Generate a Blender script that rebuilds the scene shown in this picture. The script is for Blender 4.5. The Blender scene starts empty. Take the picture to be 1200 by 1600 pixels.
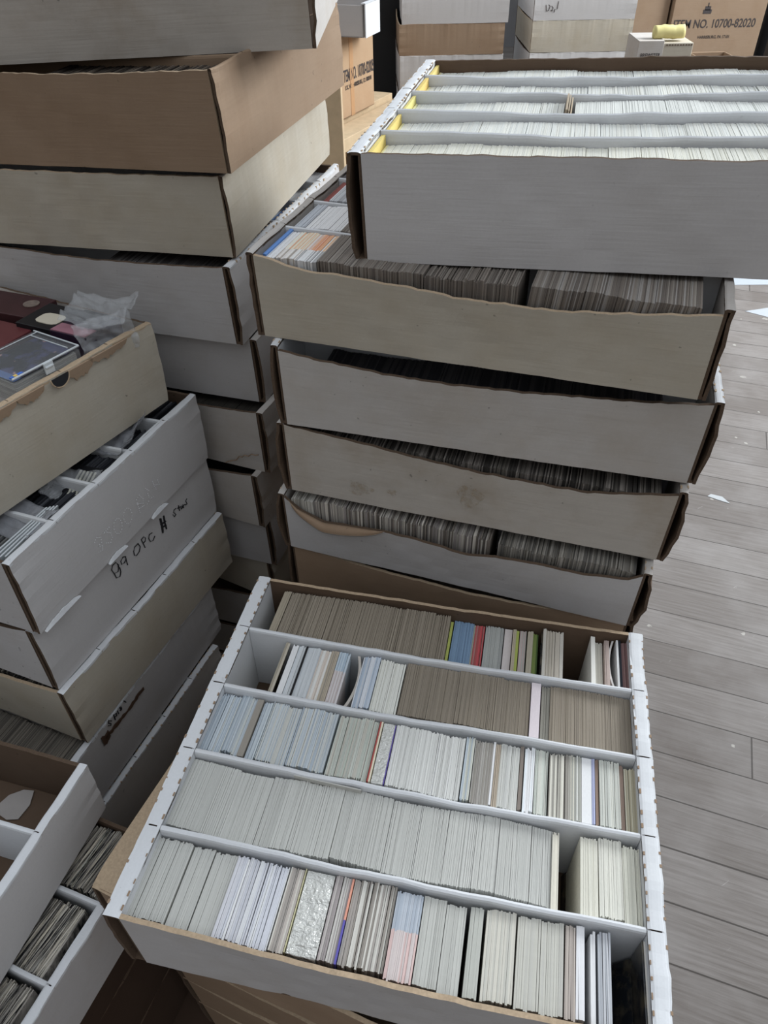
import bpy, math, random
from mathutils import Matrix, Vector
import numpy as np
random.seed(7)
PI = math.pi
sc = bpy.context.scene
# ------------------------------------------------------------------ camera, world, light, exposure
CAM_H = 1.26
CAM_F, CAM_PITCH, CAM_ROLL = 1125.587, 0.726621, -0.023458
cd = bpy.data.cameras.new('camera'); cam = bpy.data.objects.new('camera', cd); sc.collection.objects.link(cam)
fwd = Vector((0, math.cos(CAM_PITCH), -math.sin(CAM_PITCH))); rt = Vector((1, 0, 0)); up = rt.cross(fwd)
r2 = math.cos(CAM_ROLL)*rt + math.sin(CAM_ROLL)*up; u2 = -math.sin(CAM_ROLL)*rt + math.cos(CAM_ROLL)*up
cam.matrix_world = Matrix(((r2.x, u2.x, -fwd.x, 0), (r2.y, u2.y, -fwd.y, 0), (r2.z, u2.z, -fwd.z, CAM_H), (0, 0, 0, 1)))
cd.sensor_fit = 'VERTICAL'; cd.sensor_height = 36; cd.lens = 36*CAM_F/1600; cd.clip_start = .02
sc.camera = cam
w = bpy.data.worlds.new('world'); sc.world = w; w.use_nodes = True
nt = w.node_tree; bg = nt.nodes['Background']; bg.inputs[1].default_value = 1.0
# soft daylight: brightest high up towards the windows behind and to the right, dim behind the camera
tc = nt.nodes.new('ShaderNodeTexCoord'); dp = nt.nodes.new('ShaderNodeVectorMath'); dp.operation = 'DOT_PRODUCT'
dp.inputs[1].default_value = Vector((.38, .30, .88)).normalized(); nt.links.new(tc.outputs['Generated'], dp.inputs[0])
mr = nt.nodes.new('ShaderNodeMapRange'); mr.inputs[1].default_value = -.35; mr.inputs[2].default_value = 1.0; nt.links.new(dp.outputs['Value'], mr.inputs[0])
mx = nt.nodes.new('ShaderNodeMix'); mx.data_type = 'RGBA'; nt.links.new(mr.outputs[0], mx.inputs[0])
mx.inputs[6].default_value = (.090, .075, .063, 1); mx.inputs[7].default_value = (.80, .86, .93, 1); nt.links.new(mx.outputs[2], bg.inputs[0])
def area(name, loc, target, sx, sy, power, col):
    l = bpy.data.lights.new(name, 'AREA'); l.shape = 'RECTANGLE'; l.size = sx; l.size_y = sy; l.energy = power; l.color = col
    o = bpy.data.objects.new(name, l); sc.collection.objects.link(o); o.location = loc
    o.rotation_euler = (Vector(target)-Vector(loc)).to_track_quat('-Z', 'Y').to_euler(); return o
area('window_daylight', (2.85, 2.55, 2.15), (0, .9, .9), 1.5, 1.3, 120, (.93, .97, 1.0))
sc.view_settings.view_transform = 'Standard'; sc.view_settings.look = 'None'
sc.view_settings.exposure = 0.42; sc.view_settings.gamma = 1; sc.view_settings.use_curve_mapping = False
# ------------------------------------------------------------------ helpers
def lin(c):
    f = lambda v: (v/255/12.92 if v/255 <= .04045 else ((v/255+.055)/1.055)**2.4)
    return tuple(f(v) for v in c)
def link(o, parent=None):
    sc.collection.objects.link(o)
    if parent: o.parent = parent
    return o
def tag(o, label=None, cat=None, group=None, kind=None):
    if label: o['label'] = label
    if cat: o['category'] = cat
    if group: o['group'] = group
    if kind: o['kind'] = kind
    return o
class MB:
    def __init__(s): s.v = []; s.f = []; s.m = []
    def quad(s, a, b, c, d, m=0):
        n = len(s.v); s.v += [a, b, c, d]; s.f.append((n, n+1, n+2, n+3)); s.m.append(m)
    def box(s, x0, x1, y0, y1, z0, z1, m=0, mt=None):
        n = len(s.v)
        s.v += [(x0,y0,z0),(x1,y0,z0),(x1,y1,z0),(x0,y1,z0),(x0,y0,z1),(x1,y0,z1),(x1,y1,z1),(x0,y1,z1)]
        for q in ((0,3,2,1),(4,5,6,7),(0,1,5,4),(1,2,6,5),(2,3,7,6),(3,0,4,7)):
            s.f.append(tuple(n+i for i in q)); s.m.append(m)
        if mt is not None: s.m[-5] = mt
    def slab(s, P, N, nu, nt, mo=0, mi=0, me=0, mtop=None):
        """P(u,t) outer point, N(u,t) offset to inner point"""
        n = len(s.v); W = nt+1
        for k in (0, 1):
            for i in range(nu+1):
                for j in range(nt+1):
                    p = Vector(P(i/nu, j/nt)); 
                    if k: p = p+Vector(N(i/nu, j/nt))
                    s.v.append(tuple(p))
        K = (nu+1)*W; id = lambda k, i, j: n+k*K+i*W+j
        for i in range(nu):
            for j in range(nt):
                s.f.append((id(0,i,j),id(0,i+1,j),id(0,i+1,j+1),id(0,i,j+1))); s.m.append(mo)
                s.f.append((id(1,i,j+1),id(1,i+1,j+1),id(1,i+1,j),id(1,i,j))); s.m.append(mi)
            s.f.append((id(0,i,nt),id(0,i+1,nt),id(1,i+1,nt),id(1,i,nt))); s.m.append(me if mtop is None else mtop)
            s.f.append((id(1,i,0),id(1,i+1,0),id(0,i+1,0),id(0,i,0))); s.m.append(me)
        for j in range(nt):
            s.f.append((id(0,0,j+1),id(1,0,j+1),id(1,0,j),id(0,0,j))); s.m.append(me)
            s.f.append((id(0,nu,j),id(1,nu,j),id(1,nu,j+1),id(0,nu,j+1))); s.m.append(me)
    def tube(s, pts, r, n=6, m=0):
        pts = [Vector(p) for p in pts]; rings = []
        for i, p in enumerate(pts):
            d = (pts[min(i+1, len(pts)-1)]-pts[max(i-1, 0)])
            d = d.normalized() if d.length > 1e-9 else Vector((0,0,1))
            a = d.orthogonal().normalized(); b = d.cross(a); base = len(s.v)
            for k in range(n):
                t = 2*PI*k/n; s.v.append(tuple(p+a*math.cos(t)*r+b*math.sin(t)*r))
            rings.append(base)
        for i in range(len(rings)-1):
            for k in range(n):
                s.f.append((rings[i]+k, rings[i]+(k+1)%n, rings[i+1]+(k+1)%n, rings[i+1]+k)); s.m.append(m)
        s.f.append(tuple(rings[0]+k for k in range(n))[::-1]); s.m.append(m)
        s.f.append(tuple(rings[-1]+k for k in range(n))); s.m.append(m)
    def build(s, name, mats, parent=None, smooth=False, bevel=0):
        me = bpy.data.meshes.new(name); me.from_pydata(s.v, [], s.f)
        for m in mats: me.materials.append(m)
        me.polygons.foreach_set('material_index', s.m)
        if smooth: me.polygons.foreach_set('use_smooth', [True]*len(s.f))
        me.update(); o = link(bpy.data.objects.new(name, me), parent)
        if bevel:
            b = o.modifiers.new('bevel', 'BEVEL'); b.width = bevel; b.segments = 2; b.limit_method = 'ANGLE'
        return o
def wob(amp, seed, freqs=(2, 5, 11, 23)):
    rr = random.Random(seed); ph = [(rr.uniform(0, 6.28), rr.uniform(.5, 1)/(k+1)**.8, f*rr.uniform(.8, 1.2)) for k, f in enumerate(freqs)]
    return lambda u: amp*sum(a*math.sin(f*u*PI+p) for p, a, f in ph)
# ------------------------------------------------------------------ materials
def mat(name, rough=.8):
    m = bpy.data.materials.new(name); m.use_nodes = True; nt = m.node_tree; b = nt.nodes['Principled BSDF']
    b.inputs['Roughness'].default_value = rough; b.inputs['Specular IOR Level'].default_value = .25
    return m, nt, b
def N(nt, t, **k):
    n = nt.nodes.new(t)
    for a, v in k.items():
        if a in n.inputs: n.inputs[a].default_value = v
        else: setattr(n, a, v)
    return n
def mixc(nt, fac, a, b):
    m = nt.nodes.new('ShaderNodeMix'); m.data_type = 'RGBA'
    if isinstance(fac, (int, float)): m.inputs[0].default_value = fac
    else: nt.links.new(fac, m.inputs[0])
    for i, c in ((6, a), (7, b)):
        if isinstance(c, tuple): m.inputs[i].default_value = (*c[:3], 1)
        else: nt.links.new(c, m.inputs[i])
    return m.outputs[2]
def ramp(nt, src, p0, p1, v0=0, v1=1):
    r = nt.nodes.new('ShaderNodeMapRange'); r.inputs[1].default_value = p0; r.inputs[2].default_value = p1
    r.inputs[3].default_value = v0; r.inputs[4].default_value = v1; nt.links.new(src, r.inputs[0]); return r.outputs[0]
def coords(nt, scale=(1,1,1), rot=(0,0,0), loc=(0,0,0), kind='Object'):
    if rot != (0,0,0) and scale != (1,1,1):
        base = coords(nt, rot=rot, kind=kind); mp = nt.nodes.new('ShaderNodeMapping'); mp.inputs['Scale'].default_value = scale
        mp.inputs['Location'].default_value = loc; nt.links.new(base, mp.inputs[0]); return mp.outputs[0]
    tc = nt.nodes.new('ShaderNodeTexCoord'); mp = nt.nodes.new('ShaderNodeMapping')
    mp.inputs['Scale'].default_value = scale; mp.inputs['Rotation'].default_value = rot; mp.inputs['Location'].default_value = loc
    nt.links.new(tc.outputs[kind], mp.inputs[0]); return mp.outputs[0]
def noise(nt, vec, scale, detail=3, rough=.55):
    n = nt.nodes.new('ShaderNodeTexNoise'); n.inputs['Scale'].default_value = scale; n.inputs['Detail'].default_value = detail
    n.inputs['Roughness'].default_value = rough; nt.links.new(vec, n.inputs['Vector']); return n.outputs['Fac']
def bump(nt, b, h, dist, strength=1):
    bn = nt.nodes.new('ShaderNodeBump'); bn.inputs['Distance'].default_value = dist; bn.inputs['Strength'].default_value = strength
    nt.links.new(h, bn.inputs['Height']); nt.links.new(bn.outputs[0], b.inputs['Normal'])
def board(name, col, dirt=.25, dirtcol=(.62, .52, .40), streak=.12, off=0):
    """corrugated board liner: faint flute lines, fibres, handling dirt"""
    m, nt, b = mat(name, .85); c = coords(nt, loc=(off, off*1.7, off*.6))
    cs = coords(nt, (6, 6, 130), loc=(off, 0, off)); ln = noise(nt, cs, 3, 2)
    big = noise(nt, c, 14, 5, .62); fine = noise(nt, c, 420, 2); spk = noise(nt, c, 150, 1)
    base = mixc(nt, ramp(nt, ln, .3, .7, 0, streak), col, tuple(v*.62 for v in col))
    base = mixc(nt, ramp(nt, big, .42, .78, 0, dirt), base, tuple(a*d for a, d in zip(col, dirtcol)))
    base = mixc(nt, ramp(nt, fine, .35, .65, 0, .10), base, tuple(v*.7 for v in col))
    base = mixc(nt, ramp(nt, spk, .76, .80, 0, min(.7, dirt*1.6)), base, tuple(v*.35 for v in col))
    nt.links.new(base, b.inputs['Base Color'])
    w_ = nt.nodes.new('ShaderNodeMath'); w_.operation = 'ADD'; nt.links.new(ln, w_.inputs[0]); nt.links.new(big, w_.inputs[1])
    bump(nt, b, w_.outputs[0], .0008, .3); return m
def plain(name, col, rough=.7, amt=.15, scale=60):
    m, nt, b = mat(name, rough); n = noise(nt, coords(nt), scale, 3)
    nt.links.new(mixc(nt, ramp(nt, n, .3, .7, 0, amt), col, tuple(v*.4 for v in col)), b.inputs['Base Color']); return m
def film(name, col=(.9,.93,.96), alpha=.35, rough=.15):
    m, nt, b = mat(name, rough); b.inputs['Base Color'].default_value = (*col, 1); b.inputs['Alpha'].default_value = alpha
    b.inputs['Specular IOR Level'].default_value = .8
    n = noise(nt, coords(nt), 90, 3); bump(nt, b, n, .004, .8); return m
M = {}
M['white'] = board('white_liner', (.60,.585,.58), .10, (.8,.74,.64), .05)
M['rim'] = board('white_folded_rim', (.70,.715,.735), .10, (.75,.68,.58), .02, 3)
M['aged'] = board('aged_white_liner', (.53,.50,.47), .4, (.72,.62,.48), .16, 5)
M['grubby'] = board('grubby_white_liner', (.51,.47,.42), .6, (.62,.50,.36), .18, 9)
M['cream'] = board('cream_liner', (.52,.475,.395), .4, (.75,.65,.5), .16, 2)
M['greyw'] = board('grey_white_liner', (.52,.505,.50), .3, (.7,.62,.5), .08, 11)
M['kraft'] = board('kraft_liner', (.33,.235,.16), .35, (.7,.6,.5), .12, 7)
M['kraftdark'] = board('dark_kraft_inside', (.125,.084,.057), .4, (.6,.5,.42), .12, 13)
M['raw'] = plain('torn_kraft_edge', (.125,.085,.058), .9, .5, 500)
M['tan'] = plain('tan_raw_edge', (.50,.38,.26), .9, .35, 400)
M['ink'] = plain('black_marker_ink', (.02,.02,.022), .5, 0)
M['paleink'] = plain('faded_black_print', (.07,.06,.06), .7, .2)
M['tape'] = plain('brown_packing_tape', (.10,.06,.04), .35, .3)
M['emboss'] = plain('raised_white_dots', (.72,.72,.74), .6, .1)
M['film'] = film('clear_plastic_film', (.62,.64,.66), .20); M['hard'] = film('hard_clear_plastic', (.5,.52,.54), .10, .05)
M['sleeve'] = film('milky_plastic_sleeve', (.42,.43,.46), .55, .25)
M['black'] = plain('black_plastic', (.030,.032,.036), .4, 0)
M['wood'] = plain('raw_pine', (.62,.47,.30), .8, .25, 30)
M['orange'] = board('orange_kraft_carton', (.47,.32,.20), .25, (.75,.6,.45), .08, 4)
def cardmat(name, src):
    m, nt, b = mat(name, .6)
    if src == 'attr': a = nt.nodes.new('ShaderNodeAttribute'); a.attribute_name = 'tone'; col = a.outputs['Color']
    else: a = nt.nodes.new('ShaderNodeObjectInfo'); col = a.outputs['Color']
    n = noise(nt, coords(nt, (9, 1, 1), kind='Object'), 260, 2)
    mx = nt.nodes.new('ShaderNodeMix'); mx.data_type = 'RGBA'; mx.blend_type = 'MULTIPLY'; mx.inputs[0].default_value = 1
    nt.links.new(col, mx.inputs[6]); v = ramp(nt, n, .3, .7, .93, 1.03)
    nt.links.new(v, mx.inputs[7]); nt.links.new(mx.outputs[2], b.inputs['Base Color']); return m
M['card'] = cardmat('card_edge_stock', 'attr'); M['cardobj'] = cardmat('single_card_stock', 'obj')
def streaky():
    m, nt, b = mat('black_bordered_card_edges', .6)
    a = nt.nodes.new('ShaderNodeAttribute'); a.attribute_name = 'tone'
    n = noise(nt, coords(nt, (14, .35, .35), rot=(0,0,.446)), 45, 4, .7)
    nt.links.new(mixc(nt, ramp(nt, n, .42, .62), (.012,.012,.014), a.outputs['Color']), b.inputs['Base Color']); return m
M['streak'] = streaky()
# ------------------------------------------------------------------ setting
def floor_mat():
    m, nt, b = mat('worn_plank_floor', .62); PWID = .0905
    c = coords(nt, rot=(0, 0, math.radians(20.8)))
    sep = nt.nodes.new('ShaderNodeSeparateXYZ'); nt.links.new(c, sep.inputs[0])
    def mth(op, a, b_=None):
        k = nt.nodes.new('ShaderNodeMath'); k.operation = op
        for i, v in enumerate((a, b_)):
            if v is None: continue
            if isinstance(v, (int, float)): k.inputs[i].default_value = v
            else: nt.links.new(v, k.inputs[i])
        return k.outputs[0]
    wig = noise(nt, c, 2.5, 2); y = mth('ADD', sep.outputs['Y'], mth('MULTIPLY', mth('SUBTRACT', wig, .5), .004))
    t = mth('DIVIDE', mth('SUBTRACT', y, FLOOR_PHASE), PWID); row = mth('FLOOR', t); fr = mth('FRACT', t)
    seam = mth('MINIMUM', fr, mth('SUBTRACT', 1., fr))
    wn = nt.nodes.new('ShaderNodeTexWhiteNoise'); wn.noise_dimensions = '1D'; nt.links.new(row, wn.inputs['W'])
    xs = mth('ADD', mth('DIVIDE', sep.outputs['X'], 1.35), mth('MULTIPLY', wn.outputs['Value'], 5.3)); fx = mth('FRACT', xs)
    endj = mth('LESS_THAN', fx, .0022)
    wn2 = nt.nodes.new('ShaderNodeTexWhiteNoise'); wn2.noise_dimensions = '2D'
    cb = nt.nodes.new('ShaderNodeCombineXYZ'); nt.links.new(row, cb.inputs[0]); nt.links.new(mth('FLOOR', xs), cb.inputs[1]); nt.links.new(cb.outputs[0], wn2.inputs['Vector'])
    g1 = noise(nt, coords(nt, (3, 60, 1), rot=(0,0,math.radians(20.8))), 3, 5, .6)
    g2 = noise(nt, c, 6, 5); g3 = noise(nt, c, 70, 2)
    base = mixc(nt, wn2.outputs['Value'], (.165,.147,.135), (.240,.220,.206))
    base = mixc(nt, ramp(nt, g1, .35, .7, 0, .6), base, (.10,.082,.07))
    base = mixc(nt, ramp(nt, g2, .45, .75, 0, .5), base, (.31,.295,.285))
    vo = nt.nodes.new('ShaderNodeTexVoronoi'); vo.inputs['Scale'].default_value = 14; nt.links.new(c, vo.inputs['Vector'])
    spots = mth('MULTIPLY', mth('LESS_THAN', mth('ADD', vo.outputs['Distance'], mth('MULTIPLY', noise(nt, c, 60, 4), .42)), ramp(nt, noise(nt, c, 1.9, 1), .45, .7, .27, .46)), ramp(nt, noise(nt, c, 2.6, 2), .44, .52))
    base = mixc(nt, mth('MULTIPLY', spots, .5), base, (.55,.53,.48))
    scr = ramp(nt, noise(nt, coords(nt, (1, 7, 1), rot=(0,0,-.5)), 9, 4, .7), .68, .72, 0, .5)
    base = mixc(nt, scr, base, (.42,.40,.39))
    sw = noise(nt, c, 1.7, 2)
    sf = nt.nodes.new('ShaderNodeMath'); sf.operation = 'LESS_THAN'; nt.links.new(seam, sf.inputs[0]); nt.links.new(ramp(nt, sw, .3, .7, .006, .022), sf.inputs[1])
    sl = mth('MULTIPLY', mth('MAXIMUM', sf.outputs[0], endj), .8)
    base = mixc(nt, sl, base, (.03,.024,.02)); nt.links.new(base, b.inputs['Base Color'])
    h = mth('SUBTRACT', mth('MULTIPLY', g1, .4), sl); bump(nt, b, h, .0015, .7); return m
FLOOR_PHASE = .0335
fl = MB(); fl.quad((-4, -2, 0), (5, -2, 0), (5, 8, 0), (-4, 8, 0)); fo = fl.build('floor', [floor_mat()]); tag(fo, kind='structure')
plaster = plain('grey_plaster', (.30,.30,.31), .9, .2, 8)
wl = MB(); wl.box(-4, 5, 8, 8.1, 0, 2.8); tag(wl.build('wall_back', [plaster]), kind='structure')
# right wall with a tall window the daylight comes through
wr = MB()
wr.box(3.2, 3.3, -2, 1.9, 0, 2.8); wr.box(3.2, 3.3, 3.7, 8, 0, 2.8); wr.box(3.2, 3.3, 1.9, 3.7, 0, 1.15); wr.box(3.2, 3.3, 1.9, 3.7, 2.65, 2.8)
tag(wr.build('wall_right', [plaster]), kind='structure')
wf = MB()
for y0, y1, z0, z1 in ((1.9,1.96,1.15,2.65),(3.64,3.7,1.15,2.65),(1.9,3.7,1.15,1.21),(1.9,3.7,2.59,2.65),(2.77,2.83,1.15,2.65)): wf.box(3.19, 3.31, y0, y1, z0, z1)
wfo = wf.build('window_1', [M['rim']]); tag(wfo, kind='structure')
wp = MB(); wp.box(3.245, 3.25, 1.96, 3.64, 1.21, 2.59); wp.build('pane', [M['hard']], wfo)
# ------------------------------------------------------------------ card storage boxes
A, B = .4457, .3862
def BDIM(key): return .3508 if key.startswith('near') else .3862
TE = .014; PITCH = B/5
POSE = {
 'front':(0.0223,0.3619,0.5254,-0.2188,-0.0135,0.0114,0.1028),
 'right1':(0.2404,0.8136,0.9895,-0.2382,0.0123,-0.0296,0.0973),
 'right2':(0.1466,0.8030,0.9009,-0.3407,0.0173,-0.0050,0.0886),
 'right3':(0.1523,0.8036,0.7982,-0.2740,0.0235,0.0083,0.0992),
 'right4':(0.1508,0.8011,0.6962,-0.3053,0.0232,0.0130,0.1001),
 'right5':(0.1430,0.7945,0.5991,-0.3374,0.0298,0.0138,0.0925),
 'left1':(-0.2765,1.1321,1.1143,-0.0415,0.0257,-0.0310,0.1000),
 'left2':(-0.3148,1.0956,1.0130,-0.3041,0.0313,-0.0308,0.1007),
 'left3':(-0.3374,1.1043,0.9147,-0.2587,0.0318,-0.0206,0.0946),
 'left4':(-0.3289,1.0970,0.8074,-0.3169,0.0237,-0.0070,0.1040),
 'left5':(-0.3155,1.1099,0.7093,-0.3105,0.0108,0.0013,0.0986),
 'left6':(-0.2982,1.0910,0.6059,-0.3854,0.0029,0.0037,0.1039),
 'left7':(-0.3148,1.0858,0.5049,-0.4014,0.0003,0.0040,0.1011),
 'left8':(-0.3286,1.0902,0.4050,-0.3253,0.0002,0.0030,0.1000),
 'left9':(-0.2914,1.1214,0.3051,-0.5085,0.0001,0.0027,0.0999),
 'under1':(-0.0130,0.3752,0.4208,-0.3934,-0.0198,0.0131,0.1051),
 'near1':(-0.5593,0.7609,0.7511,-0.4947,-0.0423,-0.0100,0.1088),
 'near2':(-0.5206,0.7414,0.6434,-0.3598,-0.0414,-0.0041,0.1034),
 'near3':(-0.5277,0.7476,0.5398,-0.3873,-0.0337,-0.0025,0.1014),
 'near4':(-0.5195,0.7404,0.4384,-0.3965,-0.0214,-0.0068,0.1013),
 'near5':(-0.5449,0.6845,0.3324,-0.3823,-0.0064,-0.0018,0.1037),
 'near6':(-0.5476,0.6569,0.2297,-0.4029,0.0075,0.0029,0.1004),
 'corner1':(-0.5895,0.2684,0.4871,-0.2787,-0.0496,0.0168,0.0874),
 'corner2':(-0.5462,0.2552,0.3855,-0.3695,-0.0506,0.0171,0.1000),
}
def pose_matrix(p):
    x, y, z, yaw, tx, ty, h = p
    return Matrix.Translation((x, y, z)) @ Matrix.Rotation(yaw, 4, 'Z') @ Matrix.Rotation(tx, 4, 'X') @ Matrix.Rotation(ty, 4, 'Y')
BOX = {}
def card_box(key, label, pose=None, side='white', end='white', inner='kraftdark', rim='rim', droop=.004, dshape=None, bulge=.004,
             flare=.003, dividers=True, bdroop=.003, perf='tan', group=None, name='card_storage_box', jag=.0006, divmat='rim', te=.0095):
    p = pose or POSE[key]; h = p[6]; seed = hash_(key)
    TE = te; B = BDIM(key); PITCH = B/5
    root = link(bpy.data.objects.new(name, None)); root.empty_display_size = .05; root.matrix_world = pose_matrix(p)
    tag(root, label, 'box', group)
    rr = random.Random(seed); th = .004
    xi = A/2-TE
    # long walls
    for nm, s, dr, bl, sd in (('front_wall', -1, droop, bulge, 1), ('back_wall', 1, bdroop, .002, 2)):
        w1 = wob(.0008, seed+sd); w2 = wob(jag*.6, seed+sd+9, (31, 53, 79, 101)); w3 = wob(.0008, seed+sd+5)
        def top(u, s=s, dr=dr):
            d = math.sin(PI*u)**.8*dr if (dshape is None or s > 0) else dr*np.interp(u, [a for a, _ in dshape], [b for _, b in dshape])
            return h-.001-d+w1(u)*math.sin(PI*u)+w2(u)
        def P(u, t, s=s, bl=bl): return ((2*u-1)*xi, s*(B/2+bl*math.sin(PI*u)*t**1.6)+w3(u+t*.3)*math.sin(PI*u), t*top(u))
        mb = MB(); mb.slab(P if s < 0 else (lambda u, t: P(1-u, t)), lambda u, t, s=s: (0, -s*th, 0), 64, 5, 0, 1, 2)
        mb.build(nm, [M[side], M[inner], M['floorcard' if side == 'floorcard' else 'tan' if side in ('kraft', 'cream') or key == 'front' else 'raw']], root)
    # end walls: outer panel, rolled top, inner panel, open gap between
    for s in (-1, 1):
        mb = MB(); w1 = wob(.0010, seed+31+s); w2 = wob(.0007, seed+41+s, (9, 19, 37, 61)); we = wob(.0006, seed+51+s, (7, 15, 29))
        def xo(u, t): return s*(A/2+flare*math.sin(PI*min(1, t))*(1-.6*math.sin(PI*u))+w2(u)*t*.5+we(t*1.3)*(abs(2*u-1)**8)*1.5)
        def Po(u, t): return (xo(u, t), (2*u-1)*B/2*s, t*(h-.0005+w1(u)))
        mb.slab(Po, lambda u, t: (-s*.0032, 0, 0), 50, 8, 0, 4, 2, 1)
        def Pi_(u, t): return (s*(A/2-TE), -(2*u-1)*(B/2-.001)*s, .003+t*(h-.0045+w1(u)))
        if te > .006: mb.slab(Pi_, lambda u, t: (s*.0030, 0, 0), 20, 2, 1, 2, 2, 1)
        for k in range(5):
            y0 = -B/2+k*PITCH+(.0006 if k else 0); y1 = -B/2+(k+1)*PITCH-(.0006 if k < 4 else 0); sh = rr.uniform(-.0006, .0006)
            def Pt(u, t):
                yy = y0+(y1-y0)*u; uu = (yy/B+.5)
                edge = 1-(2*t-1)**4
                x_ = (A/2-TE)+(TE+.0002)*t+w2(uu)*t*.8
                return (s*x_, yy, h-.0012+.0012*edge+w1(uu if s > 0 else 1-uu)+sh*.5)
            if s > 0: mb.slab(lambda u, t: Pt(1-u, t), lambda u, t: (0, 0, -.0026), 10, 6, 1, 2, 2, 1)
            else: mb.slab(Pt, lambda u, t: (0, 0, -.0026), 10, 6, 1, 2, 2, 1)
            # perforation nicks along both folds
            if perf:
                y = y0+.006
                while y < y1-.008:
                    L = rr.uniform(.0025, .0048)
                    if rr.random() < .8:
                        zz = h+w1((y/B+.5) if s > 0 else .5-y/B)
                        xa = A/2-TE+.0002; mb.box(*sorted((s*xa, s*(xa+rr.uniform(.0008, .0018)))), y, y+L, zz-.0022, zz+.0002, 3)
                    if rr.random() < .75:
                        zz = h+w1((y/B+.5) if s > 0 else .5-y/B)
                        xa = A/2-.0012; mb.box(*sorted((s*xa, s*(A/2+.0006))), y+.003, y+.003+L*.8, zz-.0030, zz-.0002, 3)
                    y += rr.uniform(.010, .013)
        mb.build('end_wall', [M[end], M[rim], M['raw'], M[perf or 'raw'], M['kraftdark']], root)
    mb = MB(); mb.box(-A/2+.003, A/2-.003, -B/2+.001, B/2-.001, 0, .003); mb.build('bottom_panel', [M[inner]], root)
    if dividers:
        for k in range(1, 5):
            mb = MB(); w1 = wob(.0012, seed+70+k); w3 = wob(.0012, seed+80+k); y = -B/2+k*PITCH; hh = h-.0015; t_ = .0027
            prof = [(-t_, .0035), (-t_, hh-.003), (-t_*.75, hh-.0008), (0, hh), (t_*.75, hh-.0008), (t_, hh-.003), (t_, .0035)]
            n = 40
            for i in range(n+1):
                u = i/n; x = (2*u-1)*(xi-.0004); zz = -math.sin(PI*u)*.0035+w1(u)*math.sin(PI*u)
                for a, b_ in prof: mb.v.append((x, y+a+w3(u)*math.sin(PI*u), b_+(zz if b_ > .01 else 0)))
            for i in range(n):
                for j in range(6): mb.f.append((i*7+j, (i+1)*7+j, (i+1)*7+j+1, i*7+j+1)); mb.m.append(0)
            for i in (0, n): mb.f.append(tuple(i*7+j for j in (range(7) if i == 0 else range(6, -1, -1)))); mb.m.append(0)
            mb.build('divider', [M[divmat]], root)
    BOX[key] = (root, pose_matrix(p), h); return root

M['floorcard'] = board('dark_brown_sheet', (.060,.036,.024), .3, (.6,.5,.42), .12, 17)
def hash_(s): return sum((i+1)*ord(c) for i, c in enumerate(s))*7 % 9973
# ------------------------------------------------------------------ the boxes, right stack
card_box('right1', te=.012, label='white box packed with cream-edged cards, topmost of the right stack', side='white', end='aged', droop=.001, bulge=.002, flare=.004, bdroop=-.001)
card_box('right2', 'beige box with sagging torn front edge, directly under the topmost right-stack box', side='cream', end='aged', rim='aged',
         dshape=[(0,.0),(.05,.004),(.12,.010),(.2,.010),(.5,.017),(.7,.018),(.85,.012),(1,.006)], droop=1, bulge=.005, flare=.001, te=.0075, perf=None, jag=.0009)
card_box('right3', 'off-white box with dark slot above its front, third from top of right stack', side='aged', end='greyw',
         dshape=[(0,.004),(.1,.009),(.3,.014),(.6,.014),(.85,.009),(1,.004)], droop=1, bulge=.006, flare=.004, te=.008, jag=.0009)
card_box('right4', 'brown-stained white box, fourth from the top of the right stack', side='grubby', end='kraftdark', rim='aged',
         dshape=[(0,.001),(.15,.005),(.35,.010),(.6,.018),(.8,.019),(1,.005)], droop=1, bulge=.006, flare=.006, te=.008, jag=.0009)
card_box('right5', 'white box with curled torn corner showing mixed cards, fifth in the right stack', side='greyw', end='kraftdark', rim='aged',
         dshape=[(0,.004),(.04,.019),(.12,.030),(.2,.024),(.3,.018),(.42,.018),(.55,.024),(.62,.017),(.72,.015),(.85,.018),(.97,.014),(1,.004)], droop=1, bulge=.010, flare=.007, te=.008)
r5 = BOX['right5'][0]; h5 = BOX['right5'][2]
fl_ = MB(); ds = [(0,.004),(.04,.019),(.12,.030),(.2,.024),(.3,.018)]
def Pf(u, t):
    uu = .012+u*.30; z = h5-np.interp(uu, [a for a, _ in ds], [b for _, b in ds]); L = .016*math.sin(PI*min(1, u*1.02))**.6
    return ((2*uu-1)*(A/2-.0095), -B/2-.010*math.sin(PI*uu)-.0010-L*.55*t-.0015*math.sin(PI*t), z-.0005+.003*math.sin(PI*t)-L*.55*t)
fl_.slab(Pf, lambda u, t: (0, -.0004, .0016), 24, 4, 1, 0, 1); fl_.build('torn_flap', [M['kraft'], M['greyw']], r5, smooth=True)
def lower(key, src, dz, h, label, dx=0, dy=0, dyaw=0, **k):
    p = POSE[src]; POSE[key] = (p[0]+dx, p[1]+dy, dz, p[3]+dyaw, 0, 0, h); return card_box(key, label, **k)
z = POSE['right5'][2]; hh = (z-.006)/6
lower('right6', 'right5', z-.003-hh, hh, 'plain brown kraft box in shadow right behind the large open front box', side='kraft', end='kraft', rim='kraft', inner='kraftdark', dividers=False, perf=None, dx=.002, dy=.004, droop=.012)
nth = ['second', 'third', 'fourth', 'fifth', 'lowest']
for i in range(5):
    lower('right%d' % (7+i), 'right5', z-.003-hh*(i+2), hh, '%s box below the brown kraft box of the right stack' % nth[i], side='aged', end='kraftdark', rim='aged', dividers=False, perf=None, dx=.004*i, dy=.022)
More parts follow.
